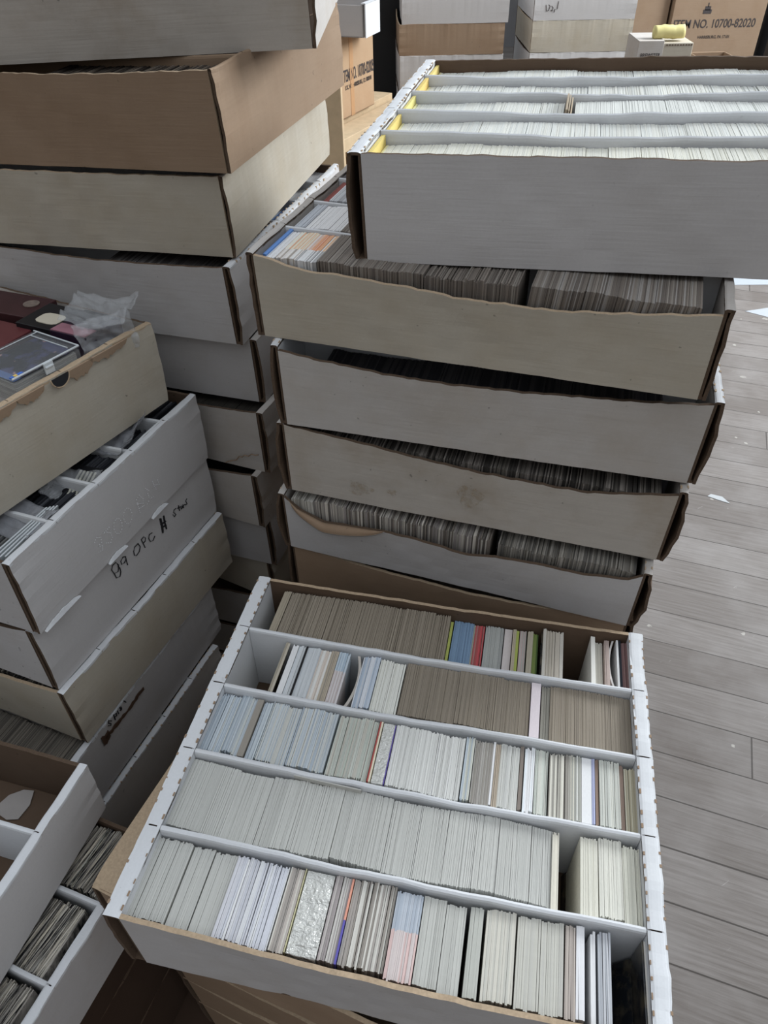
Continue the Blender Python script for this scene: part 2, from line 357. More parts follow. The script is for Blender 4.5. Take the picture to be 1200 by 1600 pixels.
# ------------------------------------------------------------------ tall left stack behind
card_box('left1', te=.0045, label='grey-white box cut off by the top edge, highest of the left stack', side='grubby', end='aged', dividers=False, droop=.003, perf=None)
card_box('left2', te=.0045, label='brown kraft box second from the top of the tall left stack', side='kraft', end='kraft', rim='kraft', dividers=True, droop=.004, divmat='kraft', perf=None, bulge=.002, flare=.002)
card_box('left3', te=.0045, label='pale box just under the brown kraft box of the tall left stack', side='cream', end='cream', rim='aged', droop=.002, bulge=.002, flare=.002, perf=None)
card_box('left4', 'white box of blue cards with wrinkled corner, under the pale left-stack box', side='greyw', end='white', droop=.006, bulge=.003, flare=.003)
for k, lb, sd in ((5, 'grey-white box, fifth from the top of the tall left stack', 'greyw'),
                  (6, 'stained off-white box with jagged wrinkle, sixth in the tall left stack', 'aged'),
                  (7, 'grey box with an open dark slot along its top, seventh in the left stack', 'aged'),
                  (8, 'plain shaded grey box eighth from the top of the left stack', 'greyw'),
                  (9, 'shaded tan box ninth from the top of the left stack, turned inward', 'cream')):
    card_box('left%d' % k, lb, side=sd, end=sd, rim='aged', dividers=k < 7, droop=(.004, .004, .008, .014, .003, .002)[k-4], perf=None)
z = POSE['left9'][2]; hh = (z-.005)/3
for i, lb in enumerate(('dark shaded box just below the tan ninth box of the left stack', 'shaded box one above the floor in the left stack', 'bottom box of the tall left stack on the floor')):
    lower('left%d' % (10+i), 'left8', z-.002-hh*(i+1), hh, lb, side='aged', end='aged', rim='aged', dividers=False, perf=None, dx=.03)
# ------------------------------------------------------------------ near left stack
card_box('near1', 'torn water-marked beige box holding plastic cases, topmost of near left stack', side='aged', end='cream', rim='tan', inner='aged', droop=.004, perf=None, dividers=False, flare=.003)
card_box('near2', 'white box with embossed dotted writing on its end, under the torn box of cases', side='greyw', end='white', droop=.004, flare=.002, perf=None)
card_box('near3', 'white box marked 89 OPC in black marker, third in the near left stack', side='greyw', end='white', droop=.016, flare=.002, perf=None)
card_box('near4', 'cream ribbed box with dented corner under the box marked in black marker', side='cream', end='cream', droop=.012, flare=.002, perf=None)
card_box('near5', 'shaded grey box with brown tape and marker letters under the cream ribbed box', side='kraft', end='greyw', droop=.016, flare=.001, perf=None, divmat='aged')
card_box('near6', 'grey box with a jagged white rim at the foot of the near left stack', side='greyw', end='aged', droop=.004)
z = POSE['near6'][2]; hh = (z-.005)/2
for i, lb in enumerate(('shaded box next to the bottom of the near left stack', 'bottom box of the near left stack on the floor')):
    lower('near%d' % (7+i), 'near6', z-.003-hh*(i+1), hh, lb, side='aged', end='kraft', rim='aged', dividers=False, perf=None)
# ------------------------------------------------------------------ bottom left corner boxes
card_box('corner1', 'nearly empty white box with brown inside at the bottom left corner', side='white', end='white', inner='kraftdark', droop=.002, flare=.001, perf=None)
card_box('corner2', 'white box of black-edged cards partly under the nearly empty box', side='white', end='greyw', droop=.002, flare=.001, perf=None)
z = POSE['corner2'][2]; hh = (z-.004)/3
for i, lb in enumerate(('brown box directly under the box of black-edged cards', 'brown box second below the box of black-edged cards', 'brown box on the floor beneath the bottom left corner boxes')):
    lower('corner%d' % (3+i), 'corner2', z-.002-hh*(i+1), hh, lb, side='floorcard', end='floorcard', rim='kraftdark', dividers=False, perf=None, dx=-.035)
# ------------------------------------------------------------------ the front box and what carries it
card_box('front', te=.0145, label='large open white box with five full rows of cards in the foreground', side='greyw', end='white', inner='kraftdark', rim='rim', droop=.001, bulge=.003, flare=.002, bdroop=.004, perf='kraft')
card_box('under1', 'tan kraft box directly under the large open front box', side='kraft', end='kraft', rim='tan', inner='kraft', dividers=False, perf=None, droop=.003)
mb = MB(); hu = BOX['under1'][2]
mb.slab(lambda u, t: (-A/2-.001+.034*t, -B/2+.002+(B-.004)*u, hu+.0012+.002*math.sin(PI*t)-(.006*max(0, 1-u*12)**2)), lambda u, t: (0, 0, .003), 40, 6); mb.build('folded_flap', [M['tan']], BOX['under1'][0])
z = POSE['under1'][2]; hh = (z-.005)/4
for i, lb in enumerate(('tan box second below the large open front box', 'tan box third below the large open front box', 'tan box fourth below the large open front box', 'tan box on the floor beneath the large open front box')):
    lower('under%d' % (2+i), 'under1', z-.002-hh*(i+1), hh, lb, side='kraft', end='kraft', rim='kraft', dividers=False, perf=None, dx=.02, dy=.015)
# ------------------------------------------------------------------ trading cards
class Cards:
    def __init__(s): s.v = []; s.f = []; s.c = []; s.m = []
    def add(s, T, th, w, hgt, ca, cb=None, split=.5, m=0):
        """T: matrix of the card's foot centre; x thickness, y width, z height"""
        ys = [-w/2, w/2] if cb is None else [-w/2, -w/2+w*split, w/2]; cs = [ca] if cb is None else [ca, cb]
        n = len(s.v)
        for y in ys:
            for x, z in ((-th/2, 0), (th/2, 0), (th/2, hgt), (-th/2, hgt)): s.v.append(tuple(T @ Vector((x, y, z))))
        for i, c in enumerate(cs):
            a = n+4*i; b = a+4
            for q in ((a, b, b+1, a+1), (a+1, b+1, b+2, a+2), (a+2, b+2, b+3, a+3), (a+3, b+3, b, a)): s.f.append(q); s.c.append(c); s.m.append(m)
        s.f.append((n, n+1, n+2, n+3)); s.c.append(cs[0]); s.m.append(m)
        e = n+4*(len(ys)-1); s.f.append((e+3, e+2, e+1, e)); s.c.append(cs[-1]); s.m.append(m)
    def build(s, name, mats):
        me = bpy.data.meshes.new(name); me.from_pydata(s.v, [], s.f)
        for m_ in mats: me.materials.append(m_)
        me.polygons.foreach_set('material_index', s.m)
        at = me.color_attributes.new('tone', 'FLOAT_COLOR', 'CORNER'); buf = []
        for f, c in zip(s.f, s.c): buf += [c[0], c[1], c[2], 1.0]*len(f)
        at.data.foreach_set('color', buf); me.update(); return link(bpy.data.objects.new(name, me))
LOOSE = Cards(); KTONE = 1.27
def tone(c, j=0, k=None):
    k = k or KTONE; l = lin(c); f = random.gauss(1, j); g_ = sum(l)/3; return tuple(min(.80, max(.008, (v*.74+g_*.26)*k*f)) for v in l)
NIND = [0]
def single(T, th, w_, hgt, ca, cb, label, group, split=.5):
    one = Cards(); one.add(Matrix.Identity(4), th, w_, hgt, ca, cb, split)
    o = one.build('trading_card', [M['card']]); o.matrix_world = T; tag(o, label, 'trading card', group); NIND[0] += 1; return o
def fill(key, row, u0, u1, tones, th=.0009, jit=.0009, hj=.00025, j=.05, lean=0, split=None, tb=None, label=None, pack=.022, m=0,
         hgt=.0885, ztop=None, wave=.0015, yoff=0, wid=.0655, k=None, lj=.0011):
    root, T, h = BOX[key]; B = BDIM(key); wid = min(wid, B/5-.0110); x = (u0-.5)*A; x1 = (u1-.5)*A; yb = -B/2+((row+1)*.2-.014)*B+yoff
    if ztop is None: ztop = min(.0035+hgt, h-.003)
    sd = random.random()*9; nextp = x+random.uniform(.4, 1.2)*pack; dy = dz = 0; ps = 1
    while x < x1-th*.5:
        t_ = th*random.uniform(.75, 1.25)
        if x > nextp:
            x += random.uniform(.0001, .0006); nextp = x+random.uniform(.5, 1.4)*pack; dy = random.gauss(0, .0009); dz = random.gauss(0, .0005); ps = random.gauss(1, .03)
        yy = yb-wid/2+dy+wave*math.sin(x*40+sd)-abs(random.gauss(0, jit)); zt = ztop+dz*.6-abs(random.gauss(0, hj))-.001*math.sin(x*31+sd)
        ca = tone(random.choice(tones), j, k); ca = tuple(v*ps for v in ca); cb = tone(random.choice(tb), j, k) if tb else None
        Tc = Matrix.Translation((x+t_/2-math.sin(lean)*zt, yy, .0032)) @ Matrix.Rotation(lean+random.gauss(0, lj), 4, 'Y') @ Matrix.Rotation(random.gauss(0, lj*1.5), 4, 'Z')
        Tw = T @ Tc; hc = (zt-.0034)/max(.5, math.cos(lean))
        if label: single(Tw, t_*.985, wid, hc, ca, cb, label[0], label[1], split or .5)
        else: LOOSE.add(Tw, t_*.985, wid, hc, ca, cb, split or .5, m)
        x += t_
G1 = (175,175,168); G2 = (172,172,165); BR = (132,120,103); WH = (203,204,206); CR = (204,200,184); BL = (160,171,180)
def L_(d): return (d+', front row', d)
# front row, every card its own thing
R1S = [
 (.020,.105,[G1,G2],.00165,.045,'grey-edged card in the tight run at the left end'),
 (.109,.153,[G1,G2],.00165,.03,'grey-edged card in the second tight block from the left'),
 (.155,.200,[G1,G2],.00165,.02,'smooth grey-edged card just left of the thin white cards'),
 (.201,.262,[WH,(190,190,196),(182,184,192)],.0014,.07,'white-edged card in the loose run right of the smooth grey cards'),
 (.266,.305,[WH,(190,192,200)],.0013,.05,'white-edged card just left of the beige mixed cards'),
 (.307,.335,[(170,160,150),(196,192,180),(150,142,134)],.0013,.10,'beige-edged mixed card just left of the shiny wrapped pack'),
 (.3965,.428,[(172,164,158),(150,140,138),(182,178,170)],.0015,.10,'muddy-edged card just right of the shiny wrapped pack'),
 (.4335,.515,[(150,142,134),(170,166,156),(138,130,120),(188,184,174)],.0016,.10,'brownish mixed card between the purple-orange card and the two-tone cards'),
 (.569,.650,[(172,172,164),(166,166,158)],.0017,.03,'grey-edged card in the tight blocks right of the two-tone cards'),
 (.656,.680,[(165,166,156)],.0017,.03,'grey-green card just left of the black gap'),
 (.686,.740,[(186,182,168),(176,174,162)],.0017,.04,'pale beige-edged card right of the black gap'),
 (.743,.826,[(176,174,162),(170,168,158)],.0017,.03,'grey-beige card in the long smooth block near the right end'),
 (.827,.846,[(172,160,148),(160,148,138)],.0016,.06,'pinkish brown card just right of the long smooth block'),
 (.847,.862,[(206,206,208)],.0016,.05,'white-edged card just right of the pinkish brown cards'),
 (.872,.882,[(206,206,206)],.0016,.05,'white-edged card just right of the narrow dark slot'),
 (.885,.905,[(160,164,170),(176,178,182)],.0015,.08,'translucent grey sleeved card at the right end'),
]
for u0, u1, tn, th, j, lb in R1S: fill('front', 0, u0, u1, tn, th=th, j=j*.6, label=L_(lb), pack=.02, jit=.0009, lj=.0011 if j < .05 else .003)
fill('front', 0, .5175, .566, [(196,164,158),(190,176,172)], th=.0015, j=.05, split=.55, tb=[(150,160,172),(164,172,182)], label=L_('card with a pink near half and blue-grey far half'))
def lone(key, row, u, col, label, th=.0016, lean=0, dh=0, cb=None, mt=None, yoff=0, hgt=.0885, name='trading_card'):
    root, T, h = BOX[key]; yb = -B/2+((row+1)*.2-.014)*B-.0655/2+yoff; x = (u-.5)*A
    zt = min(.0035+hgt, h-.002)+dh
    Tc = Matrix.Translation((x, yb, .0034)) @ Matrix.Rotation(lean, 4, 'Y')
    o = single(T @ Tc, th, .0655, (zt-.0034)/max(.4, math.cos(lean)), tone(col), tone(cb) if cb else None, label, None)
    if mt: o.data.materials[0] = M[mt]
    return o
lone('front', 0, .4305, (80,70,170), 'purple card with orange tip standing in the front row', cb=(220,140,110))
lone('front', 0, .3372, (196,188,140), 'yellow-edged card against the left of the shiny wrapped pack', dh=.0005, th=.0008)
M['gloss'], _nt, _b = mat('glossy_dark_card_face', .12)
_b.inputs['Specular IOR Level'].default_value = .6
_n = noise(_nt, coords(_nt), 60, 3); _nt.links.new(mixc(_nt, ramp(_nt, _n, .45, .65), (.015,.017,.022), (.10,.085,.06)), _b.inputs['Base Color'])
lone('front', 0, .915, (20,22,28), 'glossy dark card leaning across the void at the right end of the front row', lean=.42, mt='gloss', dh=-.006)
lone('front', 0, .963, (40,40,46), 'dark-backed card standing against the right end wall of the front row', mt='gloss')
lone('front', 0, .9665, (190,186,178), 'pale card next to the right end wall in the front row')
M['foil'], _nt, _b = mat('shiny_crinkled_wrap', .12)
_b.inputs['Base Color'].default_value = (.66,.66,.62,1); _b.inputs['Specular IOR Level'].default_value = 1
bump(_nt, _b, noise(_nt, coords(_nt), 110, 3, .6), .010, .8)
def wrapped(key, row, u0, u1, label, side=None):
    root, T, h = BOX[key]; wd = (u1-u0)*A; yb = -B/2+((row+1)*.2-.014)*B-.0665/2
    e = link(bpy.data.objects.new('wrapped_card_pack', None)); e.matrix_world = T @ Matrix.Translation(((u0+u1)/2*A-A/2, yb, .0034)); tag(e, label, 'card pack')
    mb = MB(); sw = wob(.0006, 5, (7, 13, 29))
    def P(u, t): return (-wd/2+sw(t), (u-.5)*.0655, t*.0885)
    mb.slab(P, lambda u, t: (wd-sw(t)*2, 0, sw(u)), 20, 12); mb.build('wrapper', [M['foil']], e, smooth=False, bevel=.0008)
    if side:
        mb = MB(); mb.box(wd/2+.0001, wd/2+.0009, -.032, .032, .002, .0885); c = mb.build('coloured_back', [side], e)
    return e
wrapped('front', 0, .340, .395, 'wide shiny crinkled clear-wrapped card pack in the front row')
M['purple'] = plain('purple_print', (.16,.12,.42), .4, .2); M['yellow'] = plain('yellow_card_stock', (.75,.52,.13), .7, .15)
# second row
fill('front', 1, .0165, .80, [(176,176,169),(174,174,167)], th=.0009, j=.012, pack=.023, jit=.0005, hj=.0003)
fill('front', 1, .80, .812, [(196,190,172)], th=.0011, j=.05, jit=.0018)
lone('front', 1, .848, (28,28,34), 'dark bluish glossy card leaning left of the short cream block', lean=.30, mt='gloss', dh=-.004)
fill('front', 1, .8535, .886, [(200,197,180)], th=.001, j=.03, pack=.2)
fill('front', 1, .8885, .932, [(198,196,182)], th=.001, j=.03, pack=.2)
fill('front', 1, .934, .967, [(198,196,178)], th=.001, j=.05, pack=.008, jit=.0016)
root, T, h = BOX['front']
lone('front', 1, .33, (170,168,160), 'thin card turned sideways against the divider behind the second row', th=.0012)
flat = [o for o in sc.objects if o.get('label', '').startswith('thin card turned')][0]
flat.matrix_world = T @ Matrix.Translation((-.075, -B/2+2*PITCH-.0045, .0075)) @ Matrix.Rotation(PI/2-.03, 4, 'Z')
# third row
fill('front', 2, .0165, .119, [BL,(170,180,186),(176,180,176),(146,160,172)], th=.001, j=.05, jit=.0016, pack=.009)
lone('front', 2, .1262, (140,132,120), 'thick brown card standing among the pale blue cards of the third row', th=.0065, dh=.001)
fill('front', 2, .136, .159, [BL,(176,186,190)], th=.001, pack=.01)
fill('front', 2, .160, .314, [(168,178,184),(176,182,182),(158,170,180),(184,184,176)], th=.00095, j=.03, pack=.016)
fill('front', 2, .318, .409, [(172,180,166),(178,181,170),(168,174,162),(180,176,162)], th=.001, j=.04, pack=.016)
lone('front', 2, .4115, (170,60,50), 'red-edged card left of the narrow wrapped pack in the third row')
lone('front', 2, .4150, (214,200,170), 'cream card touching the narrow wrapped pack in the third row', th=.0018)
wrapped('front', 2, .419, .445, 'narrow wrapped card pack with a purple side in the third row', M['purple'])
fill('front', 2, .449, .605, [(200,200,194),(194,194,188),(206,206,200)], th=.001, j=.04, pack=.02, jit=.0013)
fill('front', 2, .607, .626, [(160,172,180),(186,188,176)], th=.0011, j=.06)
fill('front', 2, .628, .667, [(146,140,132),(160,156,148),(138,132,122)], th=.001, j=.06, jit=.0016)
lone('front', 2, .6695, (225,225,222), 'white card between brown-grey cards in the third row', th=.002)
fill('front', 2, .673, .683, [(166,150,128)], th=.0011); fill('front', 2, .684, .725, [(184,184,176),(178,178,172)], th=.001, pack=.02)
fill('front', 2, .726, .735, [(120,108,98)], th=.0011); fill('front', 2, .736, .757, [(210,214,220),(200,206,214)], th=.0012, pack=.01, jit=.002)
fill('front', 2, .759, .787, [(178,183,171),(184,185,173)], th=.001)
fill('front', 2, .789, .833, [(160,156,144),(126,120,110),(196,192,176),(140,134,124)], th=.0012, j=.08, jit=.0016)
fill('front', 2, .834, .856, [(186,182,164),(150,150,140),(206,204,190)], th=.0011, j=.08)
lone('front', 2, .8665, (206,212,226), 'thick bluish white card in the right half of the third row', th=.009)
fill('front', 2, .877, .884, [(150,156,190)], th=.0012); fill('front', 2, .885, .892, [(128,104,86)], th=.0012)
fill('front', 2, .893, .935, [(176,178,168),(188,188,176)], th=.001, j=.06, pack=.012); fill('front', 2, .936, .944, [(136,112,96)], th=.0011)
fill('front', 2, .945, .968, [(206,198,166),(192,186,160),(170,160,130)], th=.0013, j=.08, jit=.002, pack=.006)
# fourth row
lone('front', 3, .092, (172,176,90), 'yellow-green faced card leaning left in the empty end of the fourth row', lean=.62, dh=-.002, cb=(120,116,90))
fill('front', 3, .132, .143, [(180,170,150),(150,140,120)], th=.0012, lean=.28)
lone('front', 3, .1475, (26,26,28), 'black card in the left part of the fourth row', lean=.2, th=.0022)
fill('front', 3, .152, .166, [(214,216,220)], th=.0013, lean=.16, pack=.2)
fill('front', 3, .168, .226, [(186,190,192),(178,184,188)], th=.0012, lean=.12, pack=.012)
fill('front', 3, .227, .251, [(196,182,168),(206,204,198)], th=.0012, lean=.1); fill('front', 3, .252, .271, [(166,152,130),(140,132,118)], th=.0012, lean=.08)
fill('front', 3, .272, .301, [(182,168,164),(190,184,184)], tb=[(150,170,186),(170,184,194)], split=.62, th=.0013, lean=.06)
def curled(key, row, u, r_, label, side=-1, th=.003, col=(176,168,158)):
    root, T, h = BOX[key]; yb = -B/2+((row+1)*.2-.014)*B-.0655/2; mb = MB()
    mb.slab(lambda a, t: (side*r_*(1-(2*a-1)**2), (a-.5)*.0655, t*.086), lambda a, t: (th, 0, 0), 16, 2)
    mt = plain('curled_card_stock', tone(col), .5, .1); o = mb.build('curled_trading_card', [mt]); o.matrix_world = T @ Matrix.Translation(((u-.5)*A, yb, .0034)); tag(o, label, 'trading card')
curled('front', 3, .316, .006, 'curled grey card bowed beside a black gap in the fourth row', side=1)
fill('front', 3, .334, .376, [(166,178,192),(186,190,196),(150,166,184)], th=.0012, lean=.03, j=.05, pack=.009)
fill('front', 3, .377, .439, [(204,204,194),(196,196,184)], th=.001, j=.04, pack=.018)
fill('front', 3, .442, .738, [BR,(136,124,106),(128,116,98)], th=.0009, j=.04, pack=.05, jit=.0006)
lone('front', 3, .7515, (205,192,196), 'thick pinkish white divider card between the brown cards of the fourth row', th=.0095, dh=.0015)
fill('front', 3, .765, .784, [(128,124,112)], th=.0009, j=.03); fill('front', 3, .785, .967, [BR,(136,124,106),(128,116,98)], th=.0009, j=.04, pack=.05, jit=.0006)
# fifth row, against the brown back wall
fill('front', 4, .075, .095, [(150,138,116)], th=.0011, lean=.08); fill('front', 4, .097, .525, [(136,124,106),(130,118,100),(140,128,110)], th=.0009, j=.03, pack=.06, hj=.0008)
lone('front', 4, .530, (186,196,70), 'yellow-green card right of the long brown block in the back row', th=.003, dh=-.012)
Z5 = .083
fill('front', 4, .536, .587, [(104,138,170),(96,128,160)], th=.001, ztop=Z5, pack=.2, j=.05)
lone('front', 4, .5895, (196,196,170), 'cream card between the blue and the red cards of the back row', dh=-.012)
fill('front', 4, .592, .616, [(160,60,60),(176,44,52),(150,96,92)], th=.0013, ztop=Z5, j=.12, pack=.01)
fill('front', 4, .618, .665, [(158,160,154),(150,152,148)], th=.0011, ztop=Z5, pack=.2)
lone('front', 4, .6765, (192,182,178), 'wide pale pinkish card block piece in the back row', th=.0085, dh=-.010)
fill('front', 4, .688, .696, [(168,156,130)], th=.0012, ztop=Z5+.003); lone('front', 4, .7000, (172,186,60), 'lime green card left of the grey-green cards in the back row', th=.003, dh=-.010)
fill('front', 4, .705, .722, [(160,160,150),(176,150,146)], th=.0012, ztop=Z5, lean=-.05)
fill('front', 4, .725, .738, [(168,158,136)], th=.0012, ztop=Z5+.002); fill('front', 4, .739, .752, [(110,130,50),(150,160,80),(70,96,40)], th=.0014, ztop=Z5, j=.1)
fill('front', 4, .762, .812, [(176,166,150),(168,158,140),(184,178,166)], th=.0013, j=.05, pack=.008, jit=.0016)
lone('front', 4, .826, (30,22,34), 'dark glossy card leaning into the gap of the back row', lean=-.34, mt='gloss', dh=-.006)
lone('front', 4, .8845, (212,206,196), 'thick white card standing right of the gap in the back row', th=.0045)
fill('front', 4, .894, .911, [(200,196,182)], th=.0013, pack=.2, ztop=.084); fill('front', 4, .9125, .922, [(130,112,102),(160,140,130)], th=.0014)
curled('front', 4, .932, .005, 'curled whitish card bowed near the right end of the back row', side=-1, th=.002, col=(190,184,180))
lone('front', 4, .9435, (214,212,206), 'white card just right of the curled card in the back row', th=.0022)
lone('front', 4, .950, (30,34,44), 'dark navy card near the right end of the back row', th=.002); fill('front', 4, .953, .968, [(150,112,108),(120,86,84)], th=.0014, j=.08)
# ---- the other boxes
C1 = (198,198,188); C2 = (196,198,191)
for row in range(5):
    Z1 = BOX['right1'][2]-.0125
    u0 = .046; fill('right1', row, .031, .040, [(240,190,60),(236,196,84)], th=.0012, pack=1, jit=.0002, k=1.25, ztop=Z1+.008); fill('right1', row, .0405, u0, [(232,222,160)], th=.0012, pack=1, k=1.1, ztop=Z1)
    if row == 2:
        fill('right1', row, u0, .40, [C2,C1], th=.0012, j=.02, pack=.02, ztop=Z1)
        for i, (du, hh_) in enumerate(((.405,.010),(.411,.008),(.416,.005))): fill('right1', row, du, du+.003, [(170,150,120)], th=.0016, ztop=Z1+hh_, lean=.12)
        fill('right1', row, .425, .968, [C2], th=.0012, j=.02, pack=.02, ztop=Z1+.002)
    elif row == 3:
        fill('right1', row, u0, .968, [C2,C1], th=.0012, j=.03, pack=.02, hj=.0005, ztop=Z1)
    else: fill('right1', row, u0, .968, [(203,201,184) if row == 0 else C2, (201,200,186) if row == 0 else C1], th=.0012, j=.015, pack=.026, ztop=Z1)
PB = [(112,102,92),(120,110,100),(104,95,87),(130,122,112)]
fill('right2', 0, .033, .04, [(60,120,190)], th=.002, k=1.4); fill('right2', 0, .041, .062, [(214,224,236)], th=.0012, k=1.5)
fill('right2', 0, .063, .11, [(196,190,184),(150,140,130)], tb=[(216,150,110),(214,190,170),(226,180,150)], split=.35, th=.0014, j=.1, k=1.5)
fill('right2', 0, .111, .16, [(200,206,212),(150,150,150)], tb=[(222,140,90),(210,214,218),(206,170,150)], split=.4, th=.0015, j=.1, k=1.5)
fill('right2', 0, .162, .40, PB, th=.0014, j=.10, pack=.018); fill('right2', 0, .402, .60, PB, th=.0014, j=.12, pack=.02, hj=.0015)
fill('right2', 0, .625, .945, PB+[(140,134,128)], th=.0014, j=.08, pack=.025, lean=.10)
fill('right2', 1, .033, .06, [(170,176,184)], th=.0014, k=1.3); fill('right2', 1, .061, .15, [(206,212,214),(196,202,206)], th=.0012, j=.05, k=1.6)
fill('right2', 1, .152, .90, PB+[(196,190,180)], th=.0015, j=.1)
fill('right2', 2, .035, .05, [(120,50,40),(140,60,50)], th=.0015); fill('right2', 2, .051, .9, [(176,180,184),(150,152,156)], th=.0014, j=.1)
fill('right2', 3, .033, .3, [(60,90,180),(190,196,206)], th=.0016, j=.1); fill('right2', 4, .033, .3, [(200,206,212),(120,150,200)], th=.0016, j=.1)
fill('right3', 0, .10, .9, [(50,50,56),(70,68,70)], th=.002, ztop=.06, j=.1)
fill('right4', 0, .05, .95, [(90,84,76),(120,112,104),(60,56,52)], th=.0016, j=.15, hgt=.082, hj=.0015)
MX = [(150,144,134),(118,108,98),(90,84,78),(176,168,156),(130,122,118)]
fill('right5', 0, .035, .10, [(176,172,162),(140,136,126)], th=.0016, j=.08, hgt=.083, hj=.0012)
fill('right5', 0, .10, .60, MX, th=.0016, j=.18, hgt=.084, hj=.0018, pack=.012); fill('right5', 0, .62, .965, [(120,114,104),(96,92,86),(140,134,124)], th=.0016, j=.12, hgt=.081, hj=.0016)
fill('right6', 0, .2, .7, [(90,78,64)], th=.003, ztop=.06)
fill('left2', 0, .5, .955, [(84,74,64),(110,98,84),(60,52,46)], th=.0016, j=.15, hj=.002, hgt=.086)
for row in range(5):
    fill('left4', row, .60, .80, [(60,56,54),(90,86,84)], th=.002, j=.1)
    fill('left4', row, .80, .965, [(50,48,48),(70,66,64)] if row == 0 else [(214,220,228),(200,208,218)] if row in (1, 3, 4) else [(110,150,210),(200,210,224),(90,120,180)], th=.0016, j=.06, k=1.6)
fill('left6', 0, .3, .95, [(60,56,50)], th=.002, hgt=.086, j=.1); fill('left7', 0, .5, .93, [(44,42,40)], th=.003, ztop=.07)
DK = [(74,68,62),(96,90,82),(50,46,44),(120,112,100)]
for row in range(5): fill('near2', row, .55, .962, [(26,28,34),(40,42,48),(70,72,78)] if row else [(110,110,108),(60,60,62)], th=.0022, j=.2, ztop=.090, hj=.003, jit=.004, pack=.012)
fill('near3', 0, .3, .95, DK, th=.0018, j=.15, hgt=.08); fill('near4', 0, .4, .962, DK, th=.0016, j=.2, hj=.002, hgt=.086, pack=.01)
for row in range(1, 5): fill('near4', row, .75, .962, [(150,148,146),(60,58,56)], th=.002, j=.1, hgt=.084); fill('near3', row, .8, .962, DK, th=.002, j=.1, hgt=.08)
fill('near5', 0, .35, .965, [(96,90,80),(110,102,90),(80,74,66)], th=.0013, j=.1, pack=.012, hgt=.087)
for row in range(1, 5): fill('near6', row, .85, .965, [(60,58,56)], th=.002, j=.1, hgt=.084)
for row in range(5): fill('corner2', row, .52, .955, [(186,176,156),(160,152,140),(200,192,176)], th=.0013, j=.12, m=1, hj=.0012, jit=.0022, pack=.02)
loose = LOOSE.build('trading_card', [M['card'], M['streak']])
tag(loose, 'all the remaining tightly packed trading cards filling the rows of the open boxes', 'trading cards', 'packed trading cards', 'stuff')
# ------------------------------------------------------------------ writing on the boxes
TXT89= [[(-0.0353, 0.0779), (-0.0386, 0.0856), (-0.0448, 0.0857), (-0.0481, 0.0812), (-0.0465, 0.0735), (-0.0397, 0.0707), (-0.0361, 0.0758), (-0.0369, 0.082)], [(-0.0461, 0.0725), (-0.0452, 0.0646), (-0.0392, 0.0618), (-0.0356, 0.0669), (-0.0353, 0.0737), (-0.0373, 0.0769)], [(-0.0208, 0.0801), (-0.0254, 0.0828), (-0.0304, 0.0803), (-0.0308, 0.0752), (-0.0258, 0.0735), (-0.0214, 0.0765), (-0.0214, 0.0807)], [(-0.0212, 0.0791), (-0.022, 0.0728), (-0.0219, 0.0665)], [(0.0049, 0.0801), (-0.0018, 0.0802), (-0.006, 0.0756), (-0.0066, 0.0697), (-0.0036, 0.0664), (0.0029, 0.0678), (0.0069, 0.0728), (0.0049, 0.0801)], [(0.012, 0.081), (0.0131, 0.0746), (0.0144, 0.065)], [(0.012, 0.081), (0.0173, 0.0814), (0.02, 0.0771), (0.0178, 0.0734), (0.0127, 0.0735)], [(0.0334, 0.0751), (0.0276, 0.0764), (0.025, 0.0715), (0.0263, 0.0655), (0.0317, 0.0631), (0.0366, 0.0668)], [(0.0541, 0.0829), (0.0538, 0.0718), (0.0523, 0.0595)], [(0.0619, 0.0816), (0.0608, 0.0705), (0.0607, 0.0598)], [(0.0526, 0.0735), (0.063, 0.0716)], [(0.0527, 0.0685), (0.0618, 0.0654)], [(0.0551, 0.0821), (0.0548, 0.071), (0.0531, 0.061)], [(0.0885, 0.0743), (0.084, 0.075), (0.082, 0.0722), (0.0856, 0.0658), (0.0814, 0.0648), (0.0794, 0.07)], [(0.0945, 0.0748), (0.0943, 0.0656)], [(0.0916, 0.072), (0.0978, 0.0701)], [(0.1005, 0.0694), (0.0976, 0.0695), (0.0982, 0.0655), (0.1019, 0.0677), (0.1021, 0.0642)], [(0.1034, 0.0694), (0.1036, 0.0639)], [(0.1033, 0.0673), (0.107, 0.067)], [(0.1142, 0.072), (0.1107, 0.0703), (0.1126, 0.0638), (0.1081, 0.0654)]]
